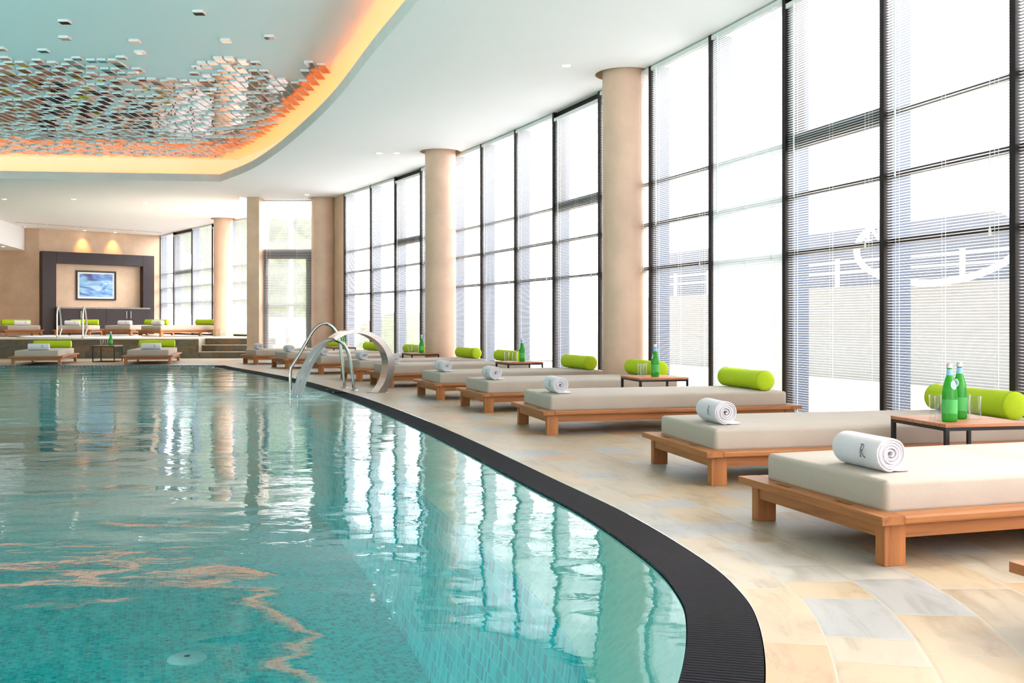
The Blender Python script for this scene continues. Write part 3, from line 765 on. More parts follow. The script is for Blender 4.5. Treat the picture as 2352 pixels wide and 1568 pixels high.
# jacuzzi rim and rails on the platform
jx, jy, jr = AT(185, 26.6), 26.6, 1.52
bm = bmesh.new(); lathe(bm, [(jr-.22, -.0), (jr-.22, .035), (jr, .035), (jr+.01, .0)], 56, jx, jy, HP+.002)
o = finish('round_pool', bm, M['white']); tag(o, 'round whirlpool with white rim on the raised platform', 'whirlpool')
bm = bmesh.new(); lathe(bm, [(0, .02), (jr-.225, .02)], 56, jx, jy, HP); finish('whirlpool_water', bm, thin_glass('whirlpool_surface', (.3, .85, .85), 1.0, .02, 1.36), o)
bm = bmesh.new(); lathe(bm, [(0, .004), (jr-.22, .004)], 56, jx, jy, HP); finish('basin', bm, M['coping'], o)
def rail_small(px, lab):
    b = Vector((AT(px, 24.97), 24.97, HP)); 
    t = empty('handrail', (b.x, b.y, HP)); tag(t, lab, 'handrail', 'whirlpool handrails')
    hh = .79
    pts = catmull([Vector(p) for p in ((0, 0, 0), (0, 0, .35), (0, 0, .66), (-.01, .09, hh), (-.035, .22, .70), (-.10, .45, .38), (-.12, .5, .22), (-.11, .42, .14), (-.12, .40, .0))], 6)
    bm = bmesh.new(); tube(bm, pts, .021, 10); finish('rail_tube', bm, M['steel_b'], t, True)
    bm = bmesh.new(); lathe(bm, [(0, .012), (.05, .01), (.055, 0)], 16); finish('floor_flange', bm, M['steel_b'], t)
rail_small(131, 'left chrome handrail at the whirlpool on the platform'); rail_small(190.5, 'right chrome handrail at the whirlpool on the platform')

# ------------------------------------------------------------------ daybeds
def rbox(bm, x0, x1, y0, y1, z0, z1, r, crown=0, n=10, rb=None):
    def ax(a, b, r, n):
        v = [a, a+r*.12, a+r*.35, a+r*.7, a+r]+[a+r+(b-a-2*r)*k/n for k in range(1, n)]+[b-r, b-r*.7, b-r*.35, b-r*.12, b]
        return v
    X, Y, Z = ax(x0, x1, r, n), ax(y0, y1, r, n), ax(z0, z1, r, 2)
    cache = {}
    def V(x, y, z):
        k = (round(x, 5), round(y, 5), round(z, 5))
        if k in cache: return cache[k]
        q = Vector((min(max(x, x0+r), x1-r), min(max(y, y0+r), y1-r), min(max(z, z0+r), z1-r)))
        d = Vector((x, y, z))-q
        p = q+d.normalized()*r if d.length > 1e-9 else Vector((x, y, z))
        if crown and z > (z0+z1)/2:
            fx = 1-abs(2*(x-x0)/(x1-x0)-1)**5; fy = 1-abs(2*(y-y0)/(y1-y0)-1)**4
            p.z += crown*fx*fy+.002*noise.noise(Vector((x*3, y*3, 0)))
        bulge = 1-((z-(z0+z1)/2)/((z1-z0)/2))**2
        cache[k] = bm.verts.new(p); return cache[k]
    def grid(A_, B_, f):
        for a0, a1 in zip(A_, A_[1:]):
            for b0, b1 in zip(B_, B_[1:]):
                try: bm.faces.new((f(a0, b0), f(a1, b0), f(a1, b1), f(a0, b1)))
                except ValueError: pass
    grid(X, Y, lambda a, b: V(a, b, z0)); grid(X, Y, lambda a, b: V(a, b, z1))
    grid(X, Z, lambda a, b: V(a, y0, b)); grid(X, Z, lambda a, b: V(a, y1, b))
    grid(Y, Z, lambda a, b: V(x0, a, b)); grid(Y, Z, lambda a, b: V(x1, a, b))
BL, BW, OV = 2.19, .936, .044
Z0, Z1, Z2, ZM = .102, .162, .193, .315
def make_daybed():
    t = empty('daybed')
    lw, lw2 = .092, .055
    for (x, y) in ((0, 0), (0, BW-lw2), (BL-lw, 0), (BL-lw, BW-lw2)):
        bm = bmesh.new(); box(bm, x, x+lw, y, y+lw2, 0, Z1-.001, .003); finish('leg', bm, M['wood_z'], t)
    bm = bmesh.new()
    box(bm, lw, BL-lw, .006, .03, Z0, Z1-.001, .002); finish('side_rail', bm, M['wood_x'], t)
    bm = bmesh.new(); box(bm, lw, BL-lw, BW-.03, BW-.006, Z0, Z1-.001, .002); finish('side_rail', bm, M['wood_x'], t)
    bm = bmesh.new(); box(bm, .006, .03, lw2, BW-lw2, Z0, Z1-.001, .002); finish('end_rail', bm, M['wood_y'], t)
    bm = bmesh.new(); box(bm, BL-.03, BL-.006, lw2, BW-lw2, Z0, Z1-.001, .002)
    finish('end_rail', bm, M['wood_y'], t)
    # top boards
    bw_ = .095; a0, a1, c0_, c1 = -OV, BL+OV, -OV, BW+OV
    bm = bmesh.new()
    box(bm, a0+bw_+.001, a1-bw_-.001, c0_, c0_+bw_, Z1, Z2, .008); finish('side_board', bm, M['wood_x'], t)
    bm = bmesh.new(); box(bm, a0+bw_+.001, a1-bw_-.001, c1-bw_, c1, Z1, Z2, .008)
    finish('side_board', bm, M['wood_x'], t)
    def slotted(xa, xb, m, nm):
        bm = bmesh.new(); xm0, xm1 = (xa+xb)/2-.012, (xa+xb)/2+.012
        sl = [(.20, .31), (.625, .735)]
        # outer and inner strips plus the pieces between the hand slots
        ys = [c0_]+[v for s_ in sl for v in s_]+[c1]
        grid_x = [xa, xm0, xm1, xb]
        def solid(i, j): return not (i == 1 and j in (1, 3))
        vcache = {}
        def V(x, y, z):
            k = (round(x, 5), round(y, 5), z)
            if k not in vcache:
                zz = z
                vcache[k] = bm.verts.new((x, y, zz))
            return vcache[k]
        for i in range(3):
            for j in range(5):
                if not solid(i, j): continue
                X0, X1_, Y0, Y1 = grid_x[i], grid_x[i+1], ys[j], ys[j+1]
                bm.faces.new((V(X0, Y0, Z2), V(X1_, Y0, Z2), V(X1_, Y1, Z2), V(X0, Y1, Z2)))
                bm.faces.new((V(X0, Y0, Z1), V(X0, Y1, Z1), V(X1_, Y1, Z1), V(X1_, Y0, Z1)))
                for (di, dj, p, q) in ((-1, 0, (X0, Y0), (X0, Y1)), (1, 0, (X1_, Y1), (X1_, Y0)), (0, -1, (X1_, Y0), (X0, Y0)), (0, 1, (X0, Y1), (X1_, Y1))):
                    ii, jj = i+di, j+dj
                    if not (0 <= ii < 3 and 0 <= jj < 5) or not solid(ii, jj):
                        bm.faces.new((V(*p, Z1), V(*q, Z1), V(*q, Z2), V(*p, Z2)))
        es = [e_ for e_ in bm.edges if all(abs(v.co.x-xa) < 1e-4 for v in e_.verts) or all(abs(v.co.x-xb) < 1e-4 for v in e_.verts) or all(abs(v.co.y-c0_) < 1e-4 for v in e_.verts) or all(abs(v.co.y-c1) < 1e-4 for v in e_.verts)]
        es = [e_ for e_ in es if len(e_.link_faces) == 2 and e_.calc_face_angle(0) > .5]
        bmesh.ops.bevel(bm, geom=es, offset=.008, segments=2, affect='EDGES', profile=.6)
        finish(nm, bm, m, t)
    slotted(a0, a0+bw_, M['wood_y'], 'foot_board'); slotted(a1-bw_, a1, M['wood_y'], 'head_board')
    bm = bmesh.new()
    x = .07
    while x < BL-.1:
        box(bm, x, x+.075, .04, BW-.04, Z1-.012, Z1+.002); x += .10
    finish('slat_base', bm, M['wood_y'], t)
    bm = bmesh.new(); rbox(bm, .045, BL-.045, .052, BW-.05, Z2-.012, ZM-.008, .022, .012, 14); finish('mattress', bm, M['mattress'], t, True)
    return t
def make_towel(length, r1=.0635, name='rolled_towel'):
    t = empty(name)
    prof = []; turns = 5.0; r0 = .006
    n = 150
    for i in range(n+1):
        f = i/n; a = -PI/2+(1-f)*turns*2*PI*-1
        r = r0+(r1-r0)*f**.8
        r *= 1+.02*math.sin(a*3)
        prof.append(Vector((r*math.cos(a)*1.04, 0, r*math.sin(a)+r1+.006)))
    # loose tail lying on the mattress
    for k in range(1, 8): prof.append(Vector((.0125*k, 0, .0065+.0015*math.sin(k))))
    half = .0052; bm = bmesh.new(); rings = []
    sides = []
    for i, p in enumerate(prof):
        d = (prof[min(i+1, len(prof)-1)]-prof[max(i-1, 0)]).normalized(); nn = Vector((-d.z, 0, d.x)); sides.append(nn)
    ycuts = [(0, .35), (.004, .8), (.01, 1), (length/2, 1), (length-.01, 1), (length-.004, .8), (length, .35)]
    for y, s_ in ycuts:
        ring = []
        for sg in (1, -1):
            seq = range(len(prof)) if sg == 1 else range(len(prof)-1, -1, -1)
            for i in seq:
                p = prof[i]+sides[i]*half*s_*sg
                wob = .0015*noise.noise(Vector((p.x*40, y*14, p.z*40)))
                ring.append(bm.verts.new((p.x+wob, y+.003*math.sin(i*.09)*(1 if y < .05 else 0), max(p.z+wob, .0005))))
        rings.append(ring)
    m_ = len(rings[0])
    for a, b in zip(rings, rings[1:]):
        for k in range(m_): bm.faces.new((a[k], a[(k+1) % m_], b[(k+1) % m_], b[k]))
    h_ = m_//2
    for ring in (rings[0], rings[-1]):
        for k in range(h_-1): bm.faces.new((ring[k], ring[k+1], ring[m_-2-k], ring[m_-1-k]))
    finish('towel_roll', bm, M['terry'], t, True)
    # R monogram: strokes in letter units, wrapped on the roll (faces the foot end)
    bm = bmesh.new(); yc = .085 if length < .35 else .12; sc_ = .052; R_ = r1*1.02+.0075
    def put(poly):
        f = []
        for x, z in poly:
            lx = (x-.5)*sc_*.8; lz = (z-.5)*sc_; a = lz/R_+.12
            f.append(bm.verts.new((-(R_)*math.cos(a)*1.05, yc-lx, R_*math.sin(a)+r1+.006)))
        bm.faces.new(f)
    def stroke(pts, w_):
        for (xa, za), (xb, zb) in zip(pts, pts[1:]):
            d = Vector((xb-xa, zb-za)); l_ = d.length; nx, nz = -d.y/l_*w_/2, d.x/l_*w_/2
            k = 3
            for i in range(k):
                f0, f1 = i/k, (i+1)/k
                put([(xa+d.x*f0+nx, za+d.y*f0+nz), (xa+d.x*f1+nx, za+d.y*f1+nz), (xa+d.x*f1-nx, za+d.y*f1-nz), (xa+d.x*f0-nx, za+d.y*f0-nz)])
    stroke([(.25, 0), (.25, 1)], .10); stroke([(.08, .02), (.42, .02)], .05); stroke([(.08, .98), (.45, .98)], .05)
    stroke([(.36, .05), (.36, .95)], .03)
    stroke([(.3, .98)]+[(.42+.26*math.sin(a), .745+.235*math.cos(a)) for a in [PI*k/8 for k in range(9)]]+[(.3, .5)], .06)
    stroke([(.45, .5), (.62, .2), (.78, .04), (1.0, .0)], .09)
    finish('monogram', bm, M['ink'], t)
    return t
def make_bolster():
    t = empty('bolster'); R_, Lb = .086, .80
    bm = bmesh.new(); seg = 40; prof = [(0, 0), (.03, .001), (.062, .005), (.078, .013), (.0845, .022)]+[(R_*(1-.035*math.exp(-((y-.30)/.09)**2)), y) for y in [.03+(Lb-.06)*k/14 for k in range(15)]]+[(.0845, Lb-.022), (.078, Lb-.013), (.062, Lb-.005), (.03, Lb-.001), (0, Lb)]
    rings = []
    for r, y in prof:
        rings.append([bm.verts.new((r*math.cos(2*PI*k/seg), y, max(r*math.sin(2*PI*k/seg)+R_-.004, .0)*(1))) for k in range(seg)] if r > 0 else [bm.verts.new((0, y, R_))])
    for a, b in zip(rings, rings[1:]):
        for k in range(seg):
            k2 = (k+1) % seg
            if len(a) == 1: bm.faces.new((a[0], b[k], b[k2]))
            elif len(b) == 1: bm.faces.new((a[k], a[k2], b[0]))
            else: bm.faces.new((a[k], a[k2], b[k2], b[k]))
    finish('bolster_cover', bm, M['lime'], t, True)
    for y in (.026, Lb-.026):
        bm = bmesh.new(); tube(bm, [(R_*1.003*math.cos(2*PI*k/36), y, max(R_*1.003*math.sin(2*PI*k/36)+R_-.004, .001)) for k in range(37)], .0016, 5); finish('seam_piping', bm, M['lime_d'], t)
    return t
def make_table(tw=.50, floor_bars=True):
    t = empty('side_table'); h = .372; b = .022
    bm = bmesh.new(); box(bm, 0, tw, 0, tw, h-.018, h, .0015); finish('table_top', bm, M['wood_top'], t)
    for (x, y) in ((0, 0), (tw-b, 0), (0, tw-b), (tw-b, tw-b)):
        bm = bmesh.new(); box(bm, x+.002, x+b+.002 if x == 0 else x+b-.002, y+.002, y+b, .001, h-.019); finish('leg', bm, M['black'], t)
    bm = bmesh.new()
    for z in (h-.036, .0015):
        bm = bmesh.new()
        box(bm, b, tw-b, .003, b-.001, z, z+.016); box(bm, b, tw-b, tw-b+.001, tw-.003, z, z+.016)
        box(bm, .003, b-.001, b, tw-b, z, z+.016); box(bm, tw-b+.001, tw-.003, b, tw-b, z, z+.016)
        finish('frame_bars', bm, M['black'], t)
    return t
def make_bottle():
    t = empty('water_bottle')
    pr = [(0, 0), (.034, 0), (.0385, .006), (.039, .02), (.039, .14), (.0375, .16), (.032, .19), (.024, .22), (.017, .245), (.0145, .26), (.0135, .285), (.0145, .288), (.0145, .293), (.013, .295)]
    bm = bmesh.new(); lathe(bm, pr, 28); finish('bottle_glass', bm, M['bottle'], t, True)
    bm = bmesh.new(); lathe(bm, [(.0393, .045), (.0393, .118)], 28); finish('body_label', bm, simple('green_paper', (.10, .50, .12), .6) if 'gp' not in M else M['gp'], t, True)
    bm = bmesh.new(); lathe(bm, [(.0175, .246), (.0152, .262), (.0143, .278)], 24); finish('neck_label', bm, M['label_blue'], t, True)
    bm = bmesh.new(); lathe(bm, [(.0155, .284), (.016, .290), (.0155, .306), (.013, .309), (0, .309)], 24); finish('cap', bm, M['cap'], t, True)
    bm = bmesh.new()   # oval shoulder badge wrapping the glass
    ang0 = PI
    def sh(z):
        for (r0, z0_), (r1_, z1_) in zip(pr, pr[1:]):
            if z0_ <= z <= z1_ and z1_ > z0_: return r0+(r1_-r0)*(z-z0_)/(z1_-z0_)
        return .03
    cz = .195; c_ = None; ring = []
    for ring_r, mi in ((1.0, 0), (.6, 1)):
        vs = []
        for k in range(20):
            a = 2*PI*k/20; z = cz+.023*ring_r*math.sin(a); r = sh(z)+.0012+(.0004 if mi else 0); th = ang0+.55*ring_r*math.cos(a)
            vs.append(bm.verts.new((r*math.cos(th), r*math.sin(th), z)))
        r = sh(cz)+.0013+(.0004 if mi else 0); c_ = bm.verts.new((r*math.cos(ang0), r*math.sin(ang0), cz))
        for k in range(20): f = bm.faces.new((vs[k], vs[(k+1) % 20], c_)); f.material_index = mi
    finish('badge', bm, [M['label_white'], M['label_blue']], t)
    return t
M['gp'] = simple('green_paper', (.08, .45, .10), .6)
def make_glass():
    bm = bmesh.new(); lathe(bm, [(0, .0), (.029, .0), (.031, .004), (.0325, .125), (.0300, .125), (.0285, .022), (.02, .016), (0, .015)], 24)
    return finish('drinking_glass', bm, M['tumbler'], None, True)

ordn = ['nearest', 'second', 'third', 'fourth', 'fifth', 'sixth', 'seventh', 'eighth', 'ninth', 'farthest']
beds = [(1.368, 3.681, .297), (1.112, 5.498, .221), (.280, 7.968, .253), (-.268, 9.912, .313), (-.791, 11.55, .343), (-1.602, 13.694, .40), (-2.25, 15.191, .434), (-3.272, 17.233, .502), (-4.298, 19.283, .522), (-5.432, 21.12, .505)]
pull = [0, .02, 0, 0, .072, .098, .100, .045, .055, 0]     # keeps the heads clear of the blinds
beds = [(x-p*math.cos(t_), y-p*math.sin(t_), t_) for (x, y, t_), p in zip(beds, pull)]
protoB, protoT, protoT2, protoP = make_daybed(), make_towel(.30), make_towel(.40, .066), make_bolster()
used = {'b': 0, 't': 0, 't2': 0, 'p': 0}
def take(key, proto):
    if used[key] == 0: used[key] = 1; return proto
    return copy_tree(proto)
def place(o, bed, u_, v_, z, rz=0, zb=0):
    x, y, th = bed; c, s_ = math.cos(th), math.sin(th)
    o.location = (x+c*u_-s_*v_, y+s_*u_+c*v_, zb+z); o.rotation_euler = (0, 0, th+rz)
def put_bed(bed, zb, lab_b, lab_t, lab_p, gb, tu=.17, tv=.18, long_towel=False, towel=True, bol=True):
    o = take('b', protoB); place(o, bed, 0, 0, 0, 0, zb); tag(o, lab_b, 'daybed', gb)
    zt = ZM+.0035
    if towel:
        q = take('t2', protoT2) if long_towel else take('t', protoT); place(q, bed, tu, tv, zt-.004, random.uniform(-.05, .05), zb); tag(q, lab_t, 'towel', 'rolled towels on the daybeds')
    if bol:
        q = take('p', protoP); place(q, bed, 1.985+random.uniform(-.02, .02), .075+random.uniform(-.012, .012), zt-.0035, random.uniform(-.015, .015), zb); tag(q, lab_p, 'bolster', 'lime bolsters on the daybeds')
for i, b in enumerate(beds):
    n_ = ordn[i]
    w_ = 'nearest fully shown' if i == 0 else n_
    sfx = '' if i in (0, 9) else ' from the camera'
    put_bed(b, 0, f'teak daybed with beige mattress, {w_}{sfx} in the window row', f'rolled white towel with R monogram on the {w_} window-row daybed{sfx}', f'lime green bolster on the {w_} window-row daybed{sfx}', 'daybeds in the window row', bol=(i > 0))
o = copy_tree(protoB); place(o, (1.80, 2.04, .30), 0, 0, 0); tag(o, 'corner of a teak daybed cut off by the right edge', 'daybed', 'daybeds in the window row')
put_bed((-9.34, 20.755, 1.838), 0, 'teak daybed below the platform at the far left, beyond the pool', 'rolled white towel with R on the lower far-left daybed', 'lime green bolster on the lower far-left daybed', 'daybeds beyond the pool', .2, .25, True)
put_bed((-7.228, 21.26, 1.811), 0, 'teak daybed below the platform, right of the small black table', 'rolled white towel with R on the daybed right of the black table', 'lime green bolster on the daybed right of the black table', 'daybeds beyond the pool', .2, .22, True)
def plat(px, py, D, th): return (AT(px, D), D, th)
pl = [(plat(98, 0, 28.2, math.radians(122)), 'leftmost', .30, True), (plat(207, 0, 28.4, math.radians(104)), 'second from the left', .30, True), (plat(300, 0, 28.6, math.radians(76)), 'third from the left', .12, True), (plat(369, 0, 27.3, math.radians(58)), 'rightmost', .16, True)]
for b, n_, tv, lt in pl:
    put_bed(b, HP, f'teak daybed on the raised platform, {n_}', f'rolled white towel on the {n_} platform daybed', f'lime green bolster on the {n_} platform daybed', 'daybeds on the raised platform', .2, tv, lt)

# tables, bottles and glasses
protoTab, protoBot, protoG = make_table(), make_bottle(), make_glass()
tabs = [((2.235, 5.17), .20, 'small teak and black metal table beside the two nearest daybeds', 0),
        ((1.545, 0), .24, 'small teak and black metal table between third and fourth daybeds', 0),
        ((0, 0), 0, 'small teak and black metal table between fifth and sixth daybeds', 0),
        ((0, 0), 0, 'small teak and black metal table between seventh and eighth daybeds', 0),
        ((0, 0), 0, 'small teak and black metal table between the two farthest window daybeds', 0),
        ((0, 0), 0, 'small black frame table between the daybeds beyond the pool', 0)]
HT = .372
def top_pt(px, py): g = G(px, py, HT); return (g.x, g.y)
for k, bi, uu in ((1, 2, 1.25), (2, 4, 1.27), (3, 6, 1.27), (4, 8, 1.38)):
    bx, by, th = beds[bi]; tabs[k] = ((bx+math.cos(th)*uu-math.sin(th)*1.17, by+math.sin(th)*uu+math.cos(th)*1.17), th, tabs[k][2])
g_ = G(211.5, 831.5, 0); tabs[5] = ((g_.x, g_.y), 0.02, tabs[5][2])
nb = 0; ng = 0
near_items = [[('b', 2181, 968), ('b2', 2204, 961), ('g', 2148, 959), ('g', 2161, 963.5), ('g', 2215, 957), ('g', 2239, 962.5)],
              [('b', 1497.5, 863.5), ('g', 1476, 862), ('g', 1487, 860.5)],
              [('b', 1197.5, 828), ('g', 1176, 827), ('g', 1188, 826.5)],
              [('b', 958, 808.2), ('g', 939, 808), ('g', 952, 807.6)],
              [('b', 789, 797.2), ('b2', 793.5, 796.5)],
              None]
tn = ['the table nearest the camera', 'the table between third and fourth daybeds', 'the table between fifth and sixth daybeds', 'the table between seventh and eighth daybeds', 'the farthest table of the window row', 'the table beyond the pool']
first = {'tab': True, 'bot': True, 'g': True}
def takep(key, proto):
    if first[key]: first[key] = False; return proto
    return copy_tree(proto)
for ti, tb in enumerate(tabs):
    (x, y), rz, lab = tb[:3]
    o = takep('tab', protoTab); o.location = (x, y, 0); o.rotation_euler = (0, 0, rz); tag(o, lab, 'side table', 'side tables among the daybeds')
    c, s_ = math.cos(rz), math.sin(rz)
    items = near_items[ti]
    ws = []
    if ti == 0:
        for kind, px, py in items:
            p = top_pt(px, py); ws.append((kind, p[0], p[1]))
    else:
        lay = {1: [('b', .24, .20), ('g', .10, .22), ('g', .16, .30)], 2: [('b', .28, .22), ('g', .07, .24), ('g', .19, .26)], 3: [('b', .26, .22), ('g', .06, .24), ('g', .18, .26)], 4: [('b', .24, .2), ('b2', .32, .3)], 5: [('b', .34, .2), ('g', .14, .2), ('g', .24, .2)]}[ti]
        for kind, a_, b_ in lay: ws.append((kind, x+c*a_-s_*b_, y+s_*a_+c*b_))
    gcount = 0; gl = sorted([w_ for w_ in ws if w_[0] == 'g'], key=lambda w_: (w_[1]/w_[2]))
    gn = {2: ['left', 'right'], 4: ['leftmost', 'second from left', 'third from left', 'rightmost']}
    for kind, wx_, wy_ in ws:
        if kind[0] == 'b':
            q = takep('bot', protoBot); q.location = (wx_, wy_, HT+.0005)
            q.rotation_euler = (0, 0, {'b': 1.9, 'b2': .5}[kind] if ti == 0 else .3)
            two = sum(1 for w_ in ws if w_[0][0] == 'b') == 2
            tag(q, ('front ' if kind == 'b' else 'rear ')*two+'green glass water bottle on '+tn[ti], 'bottle', 'green water bottles')
        else:
            k = gl.index((kind, wx_, wy_))
            q = takep('g', protoG); q.location = (wx_, wy_, HT+.0005)
            tag(q, f'{gn[len(gl)][k]} clear tumbler on '+tn[ti], 'glass', 'clear tumblers on the side tables')

# ------------------------------------------------------------------ pool rails and water spout
pdir = Vector((-.92, -.39, 0)).normalized()
def pool_rail(base, top_z, reach, lab):
    t = empty('pool_handrail', base); tag(t, lab, 'handrail', 'pool entry handrails')
    P = lambda r, z: pdir*r+Vector((0, 0, z))
    k = top_z
    ctrl = [P(0, 0), P(.03, k*.35), P(.07, k*.68), P(.13, k*.88), P(.235, k*.985), P(.33, k*.98), P(.42, k*.90), P(.50, k*.76), P(.60, k*.56), P(.70, k*.38), P(.735, k*.30), P(.738, k*.12), P(.735, -.25)]
    bm = bmesh.new(); tube(bm, catmull(ctrl, 6), .0215, 14); finish('rail_tube', bm, M['steel_b'], t, True)
    bm = bmesh.new(); lathe(bm, [(0, .012), (.045, .012), (.055, .004), (.056, 0)], 20); finish('floor_flange', bm, M['steel_b'], t)
b1 = G(792, 890.4); b2 = G(813.7, 896.5)
pool_rail(b1, .885, .74, 'taller curved steel handrail beside the water spout'); pool_rail(b2, .67, .74, 'lower curved steel handrail partly behind the falling water')
sb = G(871, 902); wn_ = Vector((-pdir.y, pdir.x, 0));
if wn_.y < 0: wn_ = -wn_
def loc_rz(px, py):
    k = (px-CX)/F; r = (k*sb.y-sb.x)/(pdir.x-k*pdir.y); D = sb.y+pdir.y*r; return (r, H-(py-CY)*D/F)
outer_p = [(885, 902), (900, 873), (906, 841), (902.7, 819.5), (892.5, 796.5), (876, 777), (850.5, 762.5), (818.6, 756.6), (793, 760), (774, 769), (765, 776)]
inner_p = [(866, 902), (883, 875), (890.5, 841), (888.5, 820), (880, 800), (866, 784), (844, 770), (818.6, 764.5), (797, 767.5), (781, 775), (771, 781)]
oc = catmull([Vector((*loc_rz(*p), 0)) for p in outer_p], 5); ic = catmull([Vector((*loc_rz(*p), 0)) for p in inner_p], 5)
t = empty('water_spout', sb); tag(t, 'arched brushed steel swan neck spout pouring water into the pool', 'water spout')
bm = bmesh.new(); Wd = .30; rings = []
for a, b in zip(oc, ic):
    ring = []
    for q, v_ in ((a, 0), (a, 1), (b, 1), (b, 0)):
        p = pdir*q.x+wn_*(Wd*v_-.02); ring.append(bm.verts.new((p.x, p.y, max(q.y, .0))))
    rings.append(ring)
for a, b in zip(rings, rings[1:]):
    for k in range(4): bm.faces.new((a[k], a[(k+1) % 4], b[(k+1) % 4], b[k]))
bm.faces.new(rings[0]); bm.faces.new(rings[-1])
finish('spout_arch', bm, M['steel'], t, False)
for p in t.children[0].data.polygons: p.use_smooth = False
bm = bmesh.new(); bc = pdir*.0+wn_*(Wd/2-.02)
lathe(bm, [(0, .006), (.15, .006), (.155, 0)], 24, bc.x, bc.y); finish('base_plate', bm, M['steel'], t)
# falling sheet
lip = loc_rz(766, 780)
bm = bmesh.new(); uvl = bm.loops.layers.uv.new('UVMap'); pr = None
r_l, z_l = lip; land = 1.03
for lay in (0, 1):
    pr = None
    for i in range(25):
        f = i/24; r = r_l+(land-r_l)*f+(-.035, .035)[lay]*min(1, f*2.5); z = z_l*(1-(.06*f+.94*f*f))-.01*f+(.012 if lay == 0 and f == 0 else 0)
        spread = .02*f; row = []
        for k in range(9):
            g = k/8; p = pdir*(r+.010*math.sin(k*2+f*5+lay*3))+wn_*(-.01-spread+(Wd-.05+2*spread)*g)
            row.append((bm.verts.new((p.x+sb.x, p.y+sb.y, z)), (g*.25+lay*.4, f*1.2)))
        if pr:
            for k in range(8):
                q = (pr[k], pr[k+1], row[k+1], row[k]); fc = bm.faces.new([v for v, _ in q]); fc.smooth = True
                for lp, (_, u_) in zip(fc.loops, q): lp[uvl].uv = u_
        pr = row
o = finish('water_sheet', bm, M['jet']); tag(o, 'sheet of water falling from the steel spout', 'water', kind='stuff')
# droplets and foam lumps at the landing
bm = bmesh.new(); L0 = sb+pdir*land+wn_*.09
for k in range(150):
    a = random.uniform(0, 2*PI); r = abs(random.gauss(0, .16)); rr = random.uniform(.003, .009)
    c_ = Vector((L0.x+r*math.cos(a)*1.6, L0.y+r*math.sin(a), abs(random.gauss(0, .05))*max(0, 1-r*2)))
    bmesh.ops.create_icosphere(bm, subdivisions=1, radius=rr, matrix=Matrix.Translation(c_))
o = finish('water_splash', bm, M['jet']); tag(o, 'splash droplets where the falling water lands', 'splash', kind='stuff')

# ------------------------------------------------------------------ mirror tiles under the raised ceiling
TW, TH = .116, .031
def tile_bm(bm, x, y, w_=TW, d_=.112, h_=TH, z=0.0):
    v = box(bm, x-w_/2, x+w_/2, y-d_/2, y+d_/2, z-h_, z)
    ta, tb = random.gauss(0, .010), random.gauss(0, .010)
    for q in v[:4]: q.co.z += (q.co.x-x)*ta+(q.co.y-y)*tb
    bm.faces.ensure_lookup_table(); bm.faces[-6].material_index = 1
bound = [(-400, 150), (0, 136), (60, 146), (90, 140), (150, 152), (160, 135), (275, 140), (330, 158), (352, 178), (372, 190), (440, 172), (455, 133), (560, 132), (600, 152), (625, 178), (690, 196), (700, 170), (708, 138), (745, 150), (760, 165)]
def bnd(px):
    for (a, ya), (b, yb) in zip(bound, bound[1:]):
        if a <= px <= b: return ya+(yb-ya)*(px-a)/(b-a)
    return 1e9
# edge test: stay inside the coffer
def inside(x, y, poly):
    c = False; j = len(poly)-1
    for i in range(len(poly)):
        xi, yi = poly[i]; xj, yj = poly[j]
        if (yi > y) != (yj > y) and x < (xj-xi)*(y-yi)/(yj-yi)+xi: c = not c
        j = i
    return c
edge = rim_offset(-.03)
ZT = ZU-.001
cells = []
PXP, PYP = .142, .1135
ix = 0; x = -14.2
while x < -2.0:
    y = 12.2; run = 0; on = False; shift = (ix % 2)*.0
    while y < 21.5:
        px = CX+x/y*F; py = CY-(ZU-TH-H)/y*F
        if px > -160:
            nv = noise.noise(Vector((x*1.15, y*1.0+.55*x, 3.1)))*.9+noise.noise(Vector((x*3.6, y*3.0, 8.7)))*.8
            dens = .02
            if run <= 0:
                on = not on
                run = random.choice((1, 2, 2, 3, 4, 5)) if on else random.choice((1, 1, 2, 2, 3))
                if on and nv < -.35: run = 1
                if not on and nv > .35: run = 1
                if not on and nv < -.45: run = 3
                if px > 640 and not on: run = 0; on = True
                if px > 640 and on: run = 4
            run -= 1
            if py > bnd(px) and inside(x, y, edge) and on: cells.append((x, y, py))
        y += PYP
    x += PXP; ix += 1
iso = [(149, 50), (149, 87), (457, 29), (310, 95), (100, 116), (519, 93), (619, 85), (322, 120), (279, 132), (2, 112), (12, 133)]
iso_pts = []
for px, py in iso:
    D = (ZU-TH-H)*F/(CY-py-3); iso_pts.append((AT(px, D), D))
cells = [c for c in cells if all((c[0]-a)**2+(c[1]-b)**2 > .03 for a, b in iso_pts)]
cells.sort(key=lambda c: c[1])
bm = bmesh.new(); tile_bm(bm, 0, 0); tproto = finish('mirror_tile', bm, [M['mirror_side'], M['mirror']])
iso_lab = ['lone bronze mirror tile high on the pale ceiling, upper of the left pair', 'lone bronze mirror tile on the pale ceiling, lower of the left pair', 'topmost lone bronze mirror tile on the pale ceiling', 'lone bronze mirror tile above the peak of the tile field', 'lone bronze mirror tile above the left end of the tile field', 'lone bronze mirror tile in the middle of the bare ceiling', 'lone pale lit mirror tile nearest the amber cove', 'mirror tile at the very peak of the tile field', 'mirror tile just left of the peak of the tile field', 'mirror tile cut by the left edge above the tile field', 'mirror tile at the upper left corner of the tile field']
for k, (a, b) in enumerate(iso_pts):
    o = tproto if k == 0 else tproto.copy()
    if k: C.objects.link(o)
    o.location = (a, b, ZT); tag(o, iso_lab[k], 'ceiling tile', 'bronze mirror tiles on the raised ceiling')
vis = [c for c in cells if -20 < CX+c[0]/c[1]*F < 900]
near_c = set(id(c) for c in vis[:288])
